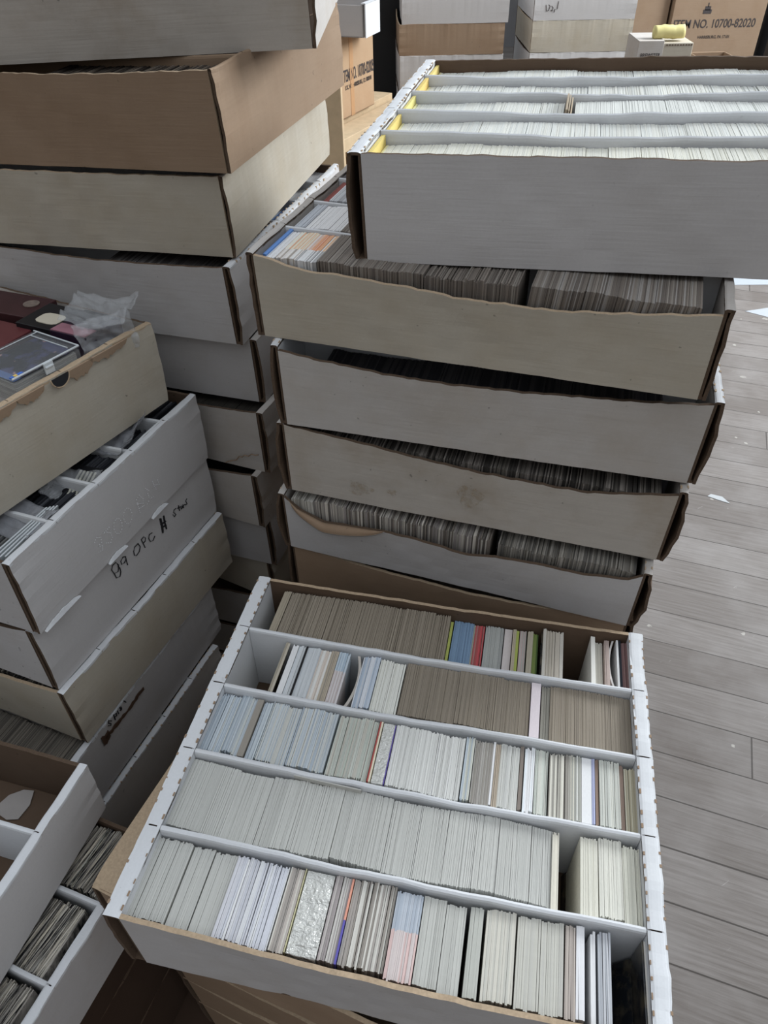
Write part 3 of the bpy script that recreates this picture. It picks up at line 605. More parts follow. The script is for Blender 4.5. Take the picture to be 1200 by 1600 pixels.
DOTS= [[(-0.0681, 0.0433), (-0.0635, 0.0468), (-0.0569, 0.0419), (-0.0588, 0.0355), (-0.0655, 0.0345)], [(-0.0655, 0.0345), (-0.0592, 0.0305), (-0.0607, 0.0251), (-0.067, 0.0271)], [(-0.0529, 0.0439), (-0.0473, 0.0419), (-0.041, 0.0354), (-0.0406, 0.0284), (-0.0455, 0.0244), (-0.052, 0.0285)], [(-0.0529, 0.0439), (-0.0408, 0.0439)], [(-0.0207, 0.0297), (-0.0229, 0.0263), (-0.0259, 0.0246), (-0.0292, 0.025), (-0.032, 0.0273), (-0.0339, 0.0311), (-0.0344, 0.0356), (-0.0334, 0.0399), (-0.0313, 0.0433), (-0.0283, 0.045), (-0.0251, 0.0447), (-0.0222, 0.0424), (-0.0203, 0.0387), (-0.0198, 0.0341), (-0.0207, 0.0297)], [(-0.0006, 0.0301), (-0.0029, 0.0265), (-0.006, 0.0247), (-0.0094, 0.025), (-0.0123, 0.0274), (-0.0143, 0.0313), (-0.0148, 0.036), (-0.0139, 0.0405), (-0.0117, 0.0439), (-0.0086, 0.0457), (-0.0053, 0.0455), (-0.0023, 0.0432), (-0.0003, 0.0394), (0.0003, 0.0347), (-0.0006, 0.0301)], [(0.0139, 0.0446), (0.0208, 0.0462), (0.0255, 0.0373), (0.0235, 0.032), (0.0133, 0.0384)], [(0.0137, 0.0394), (0.0141, 0.0241)], [(0.0154, 0.0299), (0.0237, 0.0277)], [(0.0346, 0.0468), (0.0389, 0.041), (0.0359, 0.0378), (0.0371, 0.0287), (0.0303, 0.0255)], [(0.0371, 0.0287), (0.0441, 0.027)], [(0.0495, 0.0469), (0.052, 0.0329)], [(0.0594, 0.0427), (0.0605, 0.0351), (0.0524, 0.0394)]]
TXTSP= [[(-0.0756, 0.098), (-0.0792, 0.1043), (-0.0808, 0.1006), (-0.0778, 0.0952), (-0.0796, 0.0929), (-0.0824, 0.097)], [(-0.0692, 0.1026), (-0.0698, 0.0925)], [(-0.0692, 0.1026), (-0.0647, 0.1002), (-0.0657, 0.0957), (-0.0693, 0.0979)], [(-0.0614, 0.1015), (-0.0616, 0.0947)], [(-0.0567, 0.1017), (-0.0557, 0.0953), (-0.058, 0.0966)], [(-0.0467, 0.1035), (-0.0445, 0.0975)], [(-0.0545, 0.1005), (-0.0546, 0.0958)]]

def writing(key, strokes, name, r, mt, label=None, off=.0006, x=None):
    root = BOX[key][0]; mb = MB(); fx = (A/2 if x is None else x)
    for s in strokes: mb.tube([(fx+off, y, z) for y, z in s], r, 6)
    o = mb.build(name, [M[mt]], root)
    if label: o['label'] = label
    return o
for s in TXT89[8:13]: pass
writing('near3', TXT89[:8], 'handwriting', .00065, 'ink', 'black marker writing 89 OPC', .0020)
writing('near3', TXT89[8:13], 'handwriting', .0012, 'ink', 'heavy black marker hash sign', .0020)
writing('near3', TXT89[13:], 'handwriting', .0007, 'ink', 'black marker word stars', .0020)
writing('near5', TXTSP, 'handwriting', .0008, 'ink', 'black marker letters on brown tape', .0016)
mb = MB()
for s in DOTS:
    pts = []
    for (a, b), (c, d) in zip(s, s[1:]):
        n = max(1, int(math.hypot(c-a, d-b)/.0026))
        pts += [(a+(c-a)*i/n, b+(d-b)*i/n) for i in range(n)]
    pts.append(s[-1])
    for y, z in pts:
        n0 = len(mb.v); r = .0008; x = A/2+.0027
        mb.v += [(x, y-r, z), (x, y, z-r), (x, y+r, z), (x, y, z+r), (x+.0008, y, z)]
        for k in range(4): mb.f.append((n0+k, n0+(k+1) % 4, n0+4)); mb.m.append(0)
o = mb.build('embossed_lettering', [M['emboss']], BOX['near2'][0]); o['label'] = 'row of raised dotted characters'
def face_patch(key, y0, y1, z0, z1, mt, name, off=.0022, seed=3, label=None, rag=.002):
    mb = MB(); w_ = wob(rag, seed); w2 = wob(rag, seed+1)
    mb.slab(lambda u, t: (A/2+off, y0+(y1-y0)*u, z0+w2(u)+(z1-z0+w_(u)-w2(u))*t), lambda u, t: (-.0008, 0, 0), 20, 1)
    o = mb.build(name, [M[mt]], BOX[key][0])
    if label: o['label'] = label
face_patch('near5', -.094, -.01, .080, .086, 'tape', 'packing_tape'); face_patch('near5', -.100, -.086, .076, .092, 'tape', 'packing_tape', seed=8)
# torn liner on the topmost near box: brown patches below the rim and a thumb hole
n1 = BOX['near1'][0]; h1 = BOX['near1'][2]
for y0, y1, dd, sd in ((-.075,-.030,.010,3),(.036,.075,.014,6),(.07,.13,.008,12),(-.03,.006,.010,9)):
    mb = MB(); w_ = wob(.0034, sd, (3, 6, 13, 27))
    mb.slab(lambda u, t: (A/2+.0040, y0+(y1-y0)*u, h1-.001-(1-t)*(dd*.8*math.sin(PI*u)**.35+abs(w_(u))*math.sin(PI*u))), lambda u, t: (-.0022, 0, 0), 24, 2); mb.build('torn_liner', [M['kraft']], n1)
mb = MB(); cy, rr_ = .027, .012
for i in range(16):
    a0, a1 = PI+PI*i/16, PI+PI*(i+1)/16
    n0 = len(mb.v); x = A/2+.0046
    mb.v += [(x, cy, h1+.0002), (x, cy+rr_*math.cos(a0), h1+.0002+rr_*math.sin(a0)), (x, cy+rr_*math.cos(a1), h1+.0002+rr_*math.sin(a1))]; mb.f.append((n0, n0+1, n0+2)); mb.m.append(0)
o = mb.build('thumb_hole', [M['black']], n1)
mb = MB(); mb.tube([(A/2+.0046, cy+(rr_+.0006)*math.cos(PI+PI*i/16), h1+(rr_+.0006)*math.sin(PI+PI*i/16)) for i in range(17)], .0009); mb.build('thumb_hole_edge', [M['tan']], n1)
# brown stain on the fourth right box: dried drops with a shape of their own
st_m, nt_, b_ = mat('dried_brown_stain', .8); b_.inputs['Base Color'].default_value = (.30,.22,.13,1)
n_ = noise(nt_, coords(nt_), 140, 4); nt_.links.new(ramp(nt_, n_, .42, .62, .0, .45), b_.inputs['Alpha'])
for cx, cz, rx, rz in ((.005,.048,.014,.016),(-.125,.030,.016,.010),(-.085,.034,.006,.005)):
    mb = MB(); n0 = 0; K = 22; bx = -B/2-.0062
    mb.v.append((cx, bx-.0020, cz))
    for k in range(K):
        a = 2*PI*k/K; q = 1+.2*math.sin(3*a+cx*90)+.1*math.sin(7*a); mb.v.append((cx+rx*q*math.cos(a), bx-.0018, cz+rz*q*math.sin(a)))
    for k in range(K): mb.f.append((n0, n0+1+k, n0+1+(k+1) % K)); mb.m.append(0)
    mb.build('stain', [st_m], BOX['right4'][0])
# torn paper lip along the lower edge of the embossed box, wrinkle on the sixth left box
for y0, y1, sd in ((-.170,-.112,3),(-.058,-.022,5),(.032,.067,8)):
    mb = MB(); w_ = wob(.0008, sd); mb.slab(lambda u, t: (A/2+.0022+.002*(1-t), y0+(y1-y0)*u, -.001+t*(.0045*math.sin(PI*u)**.6+abs(w_(u)))), lambda u, t: (-.0012, 0, 0), 16, 2)
    mb.build('torn_lip', [M['rim']], BOX['near2'][0])
mb = MB(); mb.tube([(x, -B/2-.0045, z) for x, z in ((.150,.004),(.158,.009),(.170,.014),(.176,.022),(.181,.0225),(.186,.027),(.192,.0265),(.198,.032),(.204,.0315),(.210,.034))], .0009, 5); mb.build('wrinkle', [M['kraft']], BOX['left6'][0])
# ------------------------------------------------------------------ things in the torn near box
def in_box(key, x, y, z, rz=0, rx=0, ry=0):
    return BOX[key][1] @ Matrix.Translation((x, y, z)) @ Matrix.Rotation(rz, 4, 'Z') @ Matrix.Rotation(rx, 4, 'X') @ Matrix.Rotation(ry, 4, 'Y')
def root_at(name, mw, label, cat, group=None):
    e = link(bpy.data.objects.new(name, None)); e.empty_display_size = .03; e.matrix_world = mw; tag(e, label, cat, group); return e
yaw = math.atan2(.808-.774, -.427+.358)
cs_ = root_at('card_case', Matrix.Translation((-.3915, .7105, .8435)) @ Matrix.Rotation(math.radians(-31), 4, 'Z') @ Matrix.Rotation(-.03, 4, 'X'), 'clear hinged plastic card case full of cards lying in the torn beige box', 'card case')
W_, D_, H_ = .073, .088, .030
mb = MB()
for x0, x1, y0, y1 in ((-W_/2,W_/2,-D_/2,-D_/2+.0016),(-W_/2,W_/2,D_/2-.0016,D_/2),(-W_/2,-W_/2+.0016,-D_/2,D_/2),(W_/2-.0016,W_/2,-D_/2,D_/2)): mb.box(x0, x1, y0, y1, -.006, H_-.006)
mb.box(-W_/2, W_/2, -D_/2, D_/2, -.0075, -.006); mb.build('case_body', [M['hard']], cs_, bevel=.0006)
mb = MB(); mb.box(-W_/2-.001, W_/2+.001, -D_/2-.001, D_/2+.001, H_-.004, H_-.0022); mb.build('case_lid', [M['hard']], cs_, bevel=.0007)
M['clearedge'] = plain('bright_plastic_edge', (.60,.64,.66), .2, .1)
mb = MB(); z_ = H_-.0015
mb.tube([(W_/2+.0005, -D_/2, z_), (W_/2+.0005, D_/2, z_)], .0011); mb.tube([(-W_/2, D_/2, z_), (W_/2, D_/2, z_)], .0009); mb.tube([(-W_/2+.006, -D_/2, z_), (-W_/2+.006, D_/2, z_)], .0006)
mb.tube([(-W_/2+.006, D_/2-.010, z_), (W_/2-.006, D_/2-.010, z_)], .0007); mb.build('lid_edge', [M['clearedge']], cs_)
mb = MB(); mb.box(W_/2+.001, W_/2+.003, -.006, .006, H_-.014, H_-.001); mb.tube([(W_/2+.003, -.005, H_-.006), (W_/2+.003, .005, H_-.006)], .0016); mb.build('latch', [M['clearedge']], cs_, bevel=.0004)
stk = Cards()
for i in range(12): stk.add(Matrix.Translation((0, 0, -.0050+i*.0022)) @ Matrix.Rotation(PI/2, 4, 'Y') @ Matrix.Translation((0, 0, -.033)), .0018, .081, .066, tone((150,150,146), .12), None)
so = stk.build('trading_cards_inside', [M['card']]); so.parent = cs_
art = MB(); art.quad((-.032,-.040,.0226),(.032,-.040,.0226),(.032,.040,.0226),(-.032,.040,.0226))
am, nt_, b_ = mat('dark_card_picture', .25)
a_ = noise(nt_, coords(nt_), 38, 3); gy = nt_.nodes.new('ShaderNodeTexCoord'); sp = nt_.nodes.new('ShaderNodeSeparateXYZ'); nt_.links.new(gy.outputs['Object'], sp.inputs[0])
c1_ = mixc(nt_, ramp(nt_, a_, .48, .6), (.012,.014,.02), (.05,.055,.13)); c1_ = mixc(nt_, ramp(nt_, noise(nt_, coords(nt_, loc=(3,1,0)), 55, 2), .64, .68), c1_, (.40,.26,.24))
c1_ = mixc(nt_, ramp(nt_, sp.outputs['Y'], -.030, -.0305), c1_, (.08,.14,.30)); nt_.links.new(c1_, b_.inputs['Base Color']); ao = art.build('top_card_picture', [am], cs_)
mb = MB(); mb.box(.0315, .0350, -.043, -.028, H_-.002, H_-.0008); mb.build('blue_sticker', [plain('blue_sticker_print', (.06,.16,.55), .4, .1)], cs_)
mb = MB(); mb.box(.0318, .0351, -.039, -.035, H_-.0019, H_-.0005); mb.build('yellow_sticker', [M['yellow']], cs_)
M['maroon'] = plain('maroon_print', (.06,.022,.024), .4, .5, 60); M['plum'] = plain('dark_plum_card', (.028,.014,.032), .4, .2); M['pink'] = plain('dusty_pink_card', (.36,.17,.21), .5, .2)
M['ivory'] = plain('ivory_paper', (.60,.55,.44), .7, .1); M['black2'] = plain('black_card', (.01,.01,.012), .35, 0); M['wine'] = plain('wine_red_lid', (.13,.035,.038), .3, .2)
# dark card boxes beside the case
bx1 = root_at('small_card_box', in_box('near1', .172, .122, .038, .05, 0, 0), 'dark plum card box with a pink top strip beside the clear case', 'small box')
mb = MB(); mb.box(-.027, .027, -.030, .030, 0, .080); mb.build('box_body', [M['plum']], bx1, bevel=.0008)
mb = MB(); mb.box(-.026, .026, -.029, -.010, .080, .0812); mb.build('pink_top', [M['pink']], bx1)
mb = MB(); mb.box(-.026, .020, .002, .029, .080, .0816); mb.build('top_flap', [M['black2']], bx1)
bx2 = root_at('small_card_box', in_box('near1', .112, .122, .050, .12, 0, .05), 'black card box with an ivory rounded label behind the clear case', 'small box')
mb = MB(); mb.box(-.028, .028, -.030, .030, 0, .066); mb.build('box_body', [M['black2']], bx2, bevel=.0008)
mb = MB(); n0 = 0
K = 20
for k in range(K):
    a = 2*PI*k/K; q = (abs(math.cos(a))**4+abs(math.sin(a))**4)**-.25; mb.v.append((.016*q*math.cos(a)+.004, .013*q*math.sin(a)-.006, .0668))
for k in range(K): mb.v.append((mb.v[k][0], mb.v[k][1], .066))
mb.f.append(tuple(range(K))); mb.m.append(0)
for k in range(K): mb.f.append((k, K+k, K+(k+1) % K, (k+1) % K)); mb.m.append(0)
mb.build('label_patch', [M['ivory']], bx2)
bx3 = root_at('small_card_box', in_box('near1', .035, .128, .056, .15, 0, .02), 'maroon patterned card box with a round seal near the back wall', 'small box')
mb = MB(); mb.box(-.048, .048, -.028, .028, 0, .060); mb.build('box_body', [M['maroon']], bx3, bevel=.0008)
mb = MB(); mb.tube([(.028, .006, .0602), (.028, .006, .0612)], .010, 20); mb.build('round_seal', [plain('faded_seal', (.24,.19,.16), .6, .5, 200)], bx3)
bx4 = root_at('card_case', in_box('near1', .068, .058, .066, .1, 0, .03), 'wine red plastic case at the left edge behind the clear case', 'card case')
mb = MB(); mb.box(-.045, .045, -.034, .034, 0, .040); mb.build('case_body', [M['maroon']], bx4, bevel=.001)
mb = MB(); mb.box(-.046, .046, -.035, .035, .040, .046); mb.build('case_lid', [M['wine']], bx4, bevel=.001)
def crumple(name, mw, sx, sy, amp, mt, label, cat, seed, curl=0, nx=26, ny=20):
    a1, a2, a3 = wob(amp, seed, (1, 2, 5, 9)), wob(amp, seed+1, (1, 3, 6, 11)), wob(amp*.6, seed+2, (3, 5, 8))
    mb = MB(); mb.slab(lambda u, t: ((u-.5)*sx+a3(t)*.6, (t-.5)*sy+a3(u)*.5, a1(u)+a2(t)+a3(u+t)+curl*((u-.5)*2)**2), lambda u, t: (0, 0, -.0003), nx, ny)
    o = mb.build(name, [M[mt]], smooth=True); o.matrix_world = mw; tag(o, label, cat); return o
crumple('plastic_bag', in_box('near1', .185, .140, .124, .35, .12, -.06), .078, .062, .0035, 'film', 'crumpled clear plastic bag sticking out of the far corner of the torn box', 'plastic bag', 21, .012)
crumple('plastic_bag', in_box('near1', .202, .118, .110, 1.2, 1.2, .1), .070, .045, .0035, 'film', 'clear plastic bag side folded down beside the plum card box', 'plastic bag', 22, .01)
# ------------------------------------------------------------------ things in the embossed white box
crumple('plastic_sleeve', in_box('near2', .165, -.105, .092, -.1, .15, .2), .085, .050, .002, 'sleeve', 'milky plastic sleeve curling out at the left under the torn box', 'plastic sleeve', 31, .016)
crumple('plastic_sleeve', in_box('near2', .192, .060, .098, .1, .2, -.3), .050, .062, .002, 'sleeve', 'milky plastic sleeve bent over the rim near the far end of the embossed box', 'plastic sleeve', 32, .016)
crumple('plastic_sleeve', in_box('near2', .185, -.035, .092, .2, .3, .3), .055, .045, .003, 'film', 'clear shiny sleeve glinting over the dark cards', 'plastic sleeve', 33, .01)
bc = root_at('card_pack', in_box('near2', .188, -.030, .080, .15, .25, .1), 'dark card pack with a bright blue stripe inside the embossed box', 'card pack')
mb = MB(); mb.box(-.03, .03, -.032, .032, -.008, .008); mb.build('pack_body', [M['black2']], bc, bevel=.0008)
mb = MB(); mb.box(-.012, .022, -.033, -.014, .008, .0088); mb.build('blue_stripe', [plain('bright_blue_print', (.06,.27,.62), .3, .1)], bc)
mb = MB()
for i in range(5): mb.box(-.008+i*.0045, -.0055+i*.0045, -.013, .024, .008, .0088)
mb.build('pale_lettering', [plain('pale_print', (.55,.54,.46), .4, .1)], bc)
stk = [root_at('plastic_card_holder', in_box('near2', .182+.004*i, -.134+.002*i, .058, .02*i, 0, .25), 'clear rigid card holder %s in the near end of the embossed box' % s_, 'card holder', 'rigid card holders standing in the embossed box') for i, s_ in enumerate(('farthest left', 'second from the left', 'third from the left', 'nearest the rim'))]
for e in stk:
    mb = MB(); mb.box(-.0008, .0008, -.036, .050, -.020, .042); mb.build('holder_sheet', [M['clearedge']], e)
# ------------------------------------------------------------------ inside the nearly empty corner box
c1 = BOX['corner1'][1]
mb = MB(); rg = [(-.014,.010),(-.002,.020),(.010,.022),(.016,.006),(.014,-.012),(.002,-.016),(-.013,-.012),(-.018,-.002)]
for k, (x, y) in enumerate(rg): mb.v.append((x, y, .001))
for x, y in rg: mb.v.append((x, y, 0))
n = len(rg); mb.f.append(tuple(range(n))[::-1]); mb.m.append(0); mb.f.append(tuple(range(n, 2*n))); mb.m.append(0)
for k in range(n): mb.f.append((k, (k+1) % n, n+(k+1) % n, n+k)); mb.m.append(0)
o = mb.build('torn_paper_scrap', [plain('grey_torn_paper', (.42,.39,.37), .9, .1)]); o.matrix_world = c1 @ Matrix.Translation((.125, .165, .0038)); tag(o, 'torn grey paper scrap on the brown bottom of the corner box', 'paper scrap')
e = root_at('punched_card', c1 @ Matrix.Translation((.050, .170, .0038)) @ Matrix.Rotation(-.5, 4, 'Z'), 'pale rectangular card with a punched hole lying in the corner box', 'card')
mb = MB(); mb.box(-.045, .030, -.022, .022, 0, .003); mb.build('card_body', [plain('pale_grey_card', (.50,.52,.50), .6, .2)], e, bevel=.0005)
mb = MB(); mb.tube([(.018, .002, .0029), (.018, .002, .0034)], .0035, 14); mb.build('punched_hole', [M['black']], e)
# ------------------------------------------------------------------ floor litter
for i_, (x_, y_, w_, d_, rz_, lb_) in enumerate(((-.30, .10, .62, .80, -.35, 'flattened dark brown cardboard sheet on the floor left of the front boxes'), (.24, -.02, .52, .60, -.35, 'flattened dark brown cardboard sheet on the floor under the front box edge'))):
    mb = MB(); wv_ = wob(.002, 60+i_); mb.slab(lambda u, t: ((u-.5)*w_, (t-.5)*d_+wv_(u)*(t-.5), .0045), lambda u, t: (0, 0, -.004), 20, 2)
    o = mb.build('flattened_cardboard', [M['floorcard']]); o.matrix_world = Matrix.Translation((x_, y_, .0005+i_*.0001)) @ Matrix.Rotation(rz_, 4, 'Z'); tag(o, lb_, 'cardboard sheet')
def paper(x, y, pts, col, label):
    mb = MB(); n = len(pts); mb.v = [(a, b, .0012) for a, b in pts]+[(a, b, .0002) for a, b in pts]; mb.f = [tuple(range(n)), tuple(range(2*n-1, n-1, -1))]; mb.m = [0, 0]
    for k in range(n): mb.f.append((k, n+k, n+(k+1) % n, (k+1) % n)); mb.m.append(0)
    o = mb.build('paper_sheet', [plain('bluish_paper', col, .7, .05)]); o.location = (x, y, 0); tag(o, label, 'paper')
paper(1.54, 2.84, [(-.3,-.10),(.25,-.12),(.30,.18),(-.3,.2)], (.42,.46,.50), 'large pale blue-white paper sheet on the floor beyond the top white box')
paper(1.45, 2.475, [(-.075,.03),(.05,-.07),(.14,.0),(.05,.06)], (.42,.45,.48), 'small angular white paper scrap on the floor planks at the right edge')
paper(.885, 1.43, [(-.022,.02),(0,.004),(.026,-.012),(.016,.016),(-.01,.028)], (.45,.47,.48), 'little pale plastic scrap on the planks right of the stack')
# ------------------------------------------------------------------ background stacks of boxes
def bgbox(key, x, y, z, w_yaw, h, label, **k):
    POSE[key] = (x, y, z, w_yaw, 0, 0, h); return card_box(key, label, perf=None, dividers=False, **k)
XB1 = .290; YB1 = 3.36
bg1 = [('white', .842, .13, 'white box at the top of the background stack left of centre'), ('kraft', .744, .098, 'tan box under the white one in the background stack left of centre'), ('greyw', .615, .129, 'grey-white box under the tan one in the background stack left of centre')]
for i, (m_, z_, h_, lb) in enumerate(bg1): bgbox('back%d' % i, XB1+(.012 if i == 0 else 0), YB1, z_-.0, -PI/2+.01*(i-1), h_, lb, side=m_, end=m_, rim=m_ if m_ != 'greyw' else 'white')
z0 = .615/6
for i, s_ in enumerate(('second', 'third', 'fourth', 'fifth', 'sixth', 'seventh')): bgbox('backl%d' % i, XB1, YB1, .615-z0*(i+1), -PI/2, z0, '%s box below the tan one in the left background stack' % s_, side='white', end='white')
XB2 = .812; YB2 = 3.52
bg2 = [('white', .823, .13, 'white box with marker scribble at the top of the right background stack'), ('cream', .718, .105, 'cream box under the scribbled white box in the background'), ('white', .59, .127, 'white box at rim height below the cream box in the background')]
for i, (m_, z_, h_, lb) in enumerate(bg2): bgbox('backr%d' % i, XB2, YB2, z_, -PI/2-.02, h_, lb, side=m_, end=m_, rim=m_)
z0 = .59/5
for i, s_ in enumerate(('fourth', 'fifth', 'sixth', 'seventh', 'lowest')): bgbox('backrl%d' % i, XB2, YB2, .59-z0*(i+1), -PI/2, z0, '%s box in the right background stack' % s_, side='white', end='white')
rt_ = BOX['backr0'][0]; mb = MB()
for s in ([(-.150,.050),(-.146,.030),(-.138,.032),(-.134,.046),(-.140,.050)],[(-.128,.046),(-.122,.040),(-.124,.030),(-.130,.034)],[(-.115,.036),(-.116,.026)],[(-.104,.060),(-.106,.036)]):
    mb.tube([(A/2+.0022, y, z) for y, z in s], .0012, 5)
mb.build('handwriting', [M['paleink']], rt_)
# cartons with printed item numbers
def text_part(txt, size, mw, parent, mt, sx=1, name='printed_lettering', bold=0):
    cu = bpy.data.curves.new('t', 'FONT'); cu.body = txt; cu.size = size; cu.extrude = .0004; cu.offset = bold; cu.align_x = 'CENTER'
    to = bpy.data.objects.new('t', cu); sc.collection.objects.link(to); bpy.context.view_layer.update()
    me = bpy.data.meshes.new_from_object(to.evaluated_get(bpy.context.evaluated_depsgraph_get())); bpy.data.objects.remove(to)
    me.materials.clear(); me.materials.append(M[mt]); o = bpy.data.objects.new(name, me); link(o, parent)
    o.matrix_local = mw @ Matrix.Diagonal((sx, 1, 1, 1)); return o
def carton(label, x, y, z, w_, d_, h_, yaw, mt, name='shipping_carton', flaps=True):
    e = root_at(name, Matrix.Translation((x, y, z)) @ Matrix.Rotation(yaw, 4, 'Z'), label, 'carton'); t = .005
    mb = MB(); mb.box(-w_/2,w_/2,-d_/2,-d_/2+t,0,h_); mb.box(-w_/2,w_/2,d_/2-t,d_/2,0,h_); mb.box(-w_/2,-w_/2+t,-d_/2+t,d_/2-t,0,h_); mb.box(w_/2-t,w_/2,-d_/2+t,d_/2-t,0,h_); mb.box(-w_/2,w_/2,-d_/2,d_/2,0,t)
    mb.build('carton_body', [M[mt]], e, bevel=.002)
    if flaps:
        for s in (-1, 1):
            mb = MB(); mb.slab(lambda u, t_: ((u-.5)*w_, s*(d_/2-t_*d_*.48), h_+.002+.012*math.sin(PI*t_*.5)*(1 if s > 0 else .4)), lambda u, t_: (0, 0, -.004), 8, 4); mb.build('top_flap', [M[mt]], e)
    return e
FRONTR = Matrix.Rotation(PI/2, 4, 'X')
p0 = Vector((-.117, 2.715)); p1 = Vector((.000, 2.942)); dd = p1-p0; yw = math.atan2(dd.y, dd.x); Wc = .34
nrm = Vector((dd.y, -dd.x)).normalized(); far = p1+dd.normalized()*0; ctr = far-dd.normalized()*Wc/2-nrm*.13
cl_ = carton('orange-brown carton printed ITEM NO. 10700-82005 on a pallet beyond the left stack', ctr.x, ctr.y, .628, Wc, .26, .235, yw, 'orange')
text_part('ITEM NO. 10700-82005', .050, Matrix.Translation((Wc/2-.112, -.1306, .108)) @ FRONTR, cl_, 'paleink', .46, bold=.0006)
text_part('LOC. NO. HARRISBURG, CO. 0000101', .019, Matrix.Translation((Wc/2-.115, -.1306, .084)) @ FRONTR, cl_, 'paleink', .62)
mb = MB(); mb.box(Wc/2-.175, Wc/2-.150, -.131, -.1302, .0, .235); mb.build('tape_seam', [plain('glued_seam', (.50,.29,.15), .5, .1)], cl_)
# white half box sitting on the carton
wb = root_at('small_white_carton', Matrix.Translation((-.066, 2.765, .865)) @ Matrix.Rotation(math.radians(-20), 4, 'Z'), 'small open white box standing on the orange-brown carton', 'box')
mb = MB(); mb.box(-.10,.05,-.03,-.027,0,.085); mb.box(-.10,.05,.10,.103,0,.085); mb.box(.045,.050,-.03,.10,0,.085); mb.box(-.10,.05,-.03,.10,0,.003); mb.build('box_walls', [M['white']], wb)
mb = MB(); mb.box(.056,.060,-.034,.10,.0,.090); mb.box(.045,.060,-.034,.10,.088,.091); mb.build('folded_flap', [M['rim']], wb)
# wooden pallet stack under the carton
pl = root_at('wooden_pallet', Matrix.Translation((ctr.x, ctr.y, 0)) @ Matrix.Rotation(yw, 4, 'Z'), 'stack of rough wooden pallets under the orange-brown carton', 'pallet')
for lv in range(5):
    zb = lv*.1256
    for k in range(3): mb = MB(); mb.box(-.35+k*.31, -.27+k*.31, -.25, .45, zb, zb+.085); mb.build('pallet_block', [M['wood']], pl, bevel=.003)
    for k in range(5): mb = MB(); mb.box(-.36, .36, -.25+k*.14, -.16+k*.14, zb+.085, zb+.1255); mb.build('deck_board', [M['wood']], pl, bevel=.002)
# upright board behind the left stack
mb = MB(); mb.box(-.03, .03, -.012, .012, 0, .99); bo = mb.build('upright_board', [M['wood']], bevel=.002); bo.matrix_world = Matrix.Translation((-.113, 2.09, 0)) @ Matrix.Rotation(-.1, 4, 'Z'); tag(bo, 'pale upright wooden board just behind the tall left stack', 'board')
# black crate and strap in the dark gap
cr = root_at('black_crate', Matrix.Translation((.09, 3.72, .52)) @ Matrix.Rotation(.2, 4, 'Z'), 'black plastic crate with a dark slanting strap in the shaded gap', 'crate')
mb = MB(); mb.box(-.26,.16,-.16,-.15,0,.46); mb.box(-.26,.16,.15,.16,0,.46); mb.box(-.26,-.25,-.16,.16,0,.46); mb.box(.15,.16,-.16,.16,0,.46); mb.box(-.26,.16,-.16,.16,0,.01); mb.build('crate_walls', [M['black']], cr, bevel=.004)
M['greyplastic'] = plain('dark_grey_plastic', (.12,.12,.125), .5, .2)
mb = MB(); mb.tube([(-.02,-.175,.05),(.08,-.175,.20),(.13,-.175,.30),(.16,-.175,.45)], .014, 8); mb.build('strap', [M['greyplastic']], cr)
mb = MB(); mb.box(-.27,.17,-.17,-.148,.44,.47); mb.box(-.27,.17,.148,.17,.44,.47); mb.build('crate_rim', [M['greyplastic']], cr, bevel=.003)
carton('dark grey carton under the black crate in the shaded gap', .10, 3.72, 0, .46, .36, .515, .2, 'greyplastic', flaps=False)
yc = MB(); yc.tube([(.02, 3.18, .90), (-.015, 3.18, 1.0)], .004); 
# large right cartons
cr1 = carton('tall brown carton printed ITEM NO. 10700-82020 in the background at right', 1.50, 3.99, .32, .40, .5, .74, 0, 'kraft')
text_part('ITEM NO. 10700-82020', .044, Matrix.Translation((-.01, -.2506, .405)) @ FRONTR, cr1, 'paleink', .83, bold=.0004)
text_part('HARRISBURG, PA 17101', .016, Matrix.Translation((0, -.2506, .365)) @ FRONTR, cr1, 'paleink', .85)
mb = MB()
for a, b_, c_ in ((0, .052, .0), (.010, .040, .012), (.016, .026, .024)): mb.box(-.055-a, -.055+a+.004, -.2510, -.2502, .45+(.03-c_), .45+(.045-c_))
mb.build('printed_symbol', [M['paleink']], cr1)
carton('large plain brown carton under the printed right background carton', 1.50, 3.99, 0, .42, .5, .315, 0, 'kraft', flaps=False)
cr2 = carton('brown carton with faint marker letters beside the printed right background carton', 1.15, 4.02, .32, .28, .5, .74, 0, 'kraft')
mb = MB()
for s in ([(-.04,.60),(-.07,.60),(-.07,.575),(-.045,.57),(-.045,.545),(-.075,.545)],[(-.025,.545),(-.025,.60),(.0,.55),(.0,.60)],[(.05,.60),(.025,.60),(.025,.575),(.048,.57),(.048,.545),(.02,.545)]): mb.tube([(x, -.2515, z) for x, z in s], .0022, 5)
mb.build('handwriting', [plain('faint_maroon_marker', (.22,.12,.10), .7, .2)], cr2)
carton('large plain brown carton under the carton with faint marker letters', 1.15, 4.02, 0, .28, .5, .315, 0, 'kraft', flaps=False)
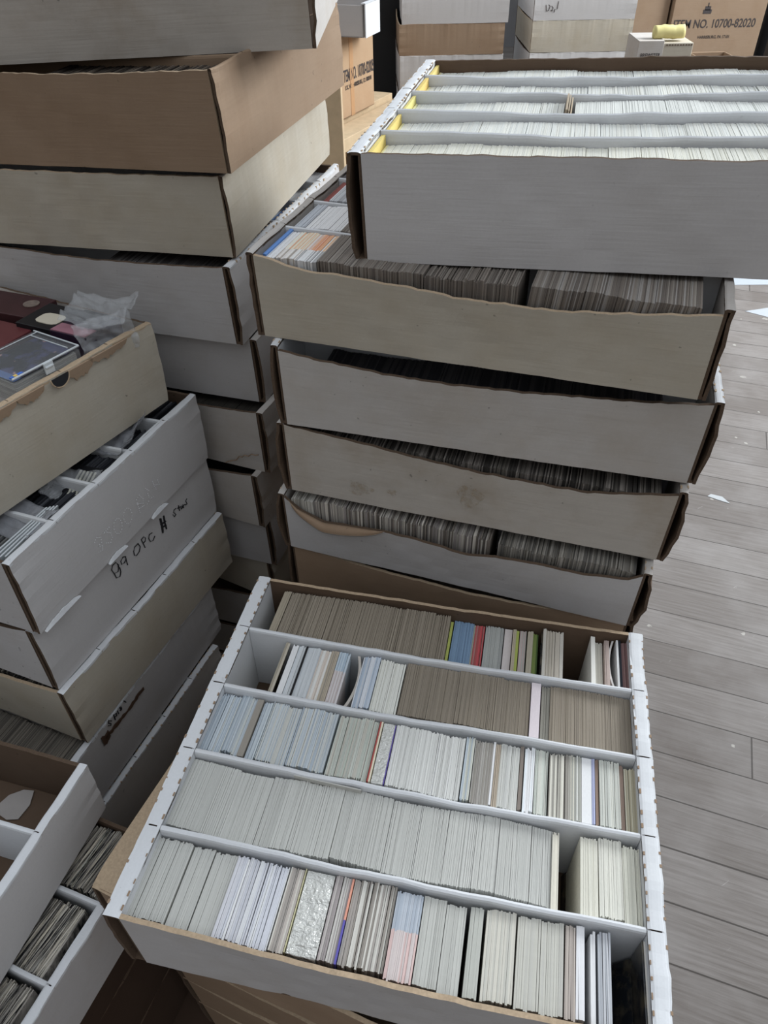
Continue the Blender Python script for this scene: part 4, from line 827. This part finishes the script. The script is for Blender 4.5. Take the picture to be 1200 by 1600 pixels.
# small lidded boxes with a yellow roll in front of the cartons
sb = root_at('small_lidded_box', Matrix.Translation((.99, 2.90, .57)) @ Matrix.Rotation(-.06, 4, 'Z'), 'small cream lidded box with handwriting under the yellow roll', 'box')
mb = MB(); mb.box(-.095,.085,-.075,.10,0,.245); mb.build('box_body', [M['cream']], sb, bevel=.002)
mb = MB(); mb.box(-.096,-.012,-.077,.09,.180,.252); mb.build('white_label_wrap', [M['aged']], sb, bevel=.001)
mb = MB()
for i in range(10): mb.box(-.004+i*.009, .001+i*.009, -.0762, -.0745, .238, .241)
mb.build('perforation', [M['raw']], sb)
text_part('BREWSTER', .017, Matrix.Translation((-.052, -.0776, .205)) @ FRONTR, sb, 'paleink', .8, 'handwriting')
mb = MB(); wv = wob(.0012, 5, (3, 7, 12)); pts = [(-.055+.10*i/12, .0, wv(i/12)) for i in range(13)]
mb.tube(pts, .020, 14); yo = mb.build('yellow_foam_roll', [plain('pale_yellow_foam', (.74,.66,.30), .8, .1)], smooth=True); yo.matrix_world = Matrix.Translation((1.0, 2.865, .841)) @ Matrix.Rotation(-.06, 4, 'Z'); tag(yo, 'pale yellow foam roll lying on the small cream box', 'foam roll')
carton('white support carton under the small cream lidded box', .96, 2.92, 0, .26, .26, .568, -.05, 'white', flaps=False)
carton('low tan carton right of the small cream box behind the top white box', 1.20, 2.96, .59, .13, .12, .165, 0, 'kraft', flaps=False)
carton('white carton holding up the low tan carton', 1.20, 2.96, 0, .14, .20, .588, 0, 'white', flaps=False)
# tall grey shelf post at the far right
ps_ = root_at('metal_shelf_post', Matrix.Translation((1.88, 3.96, 0)), 'tall grey metal shelf post right of the printed carton', 'shelf post')
mb = MB(); mb.box(-.02, .06, -.03, .03, 0, 2.2); mb.build('post', [M['greyplastic']], ps_, bevel=.003)
mb = MB(); mb.box(.09, .11, -.03, .03, 0, 2.2); mb.build('side_rail', [M['kraftdark']], ps_, bevel=.003)
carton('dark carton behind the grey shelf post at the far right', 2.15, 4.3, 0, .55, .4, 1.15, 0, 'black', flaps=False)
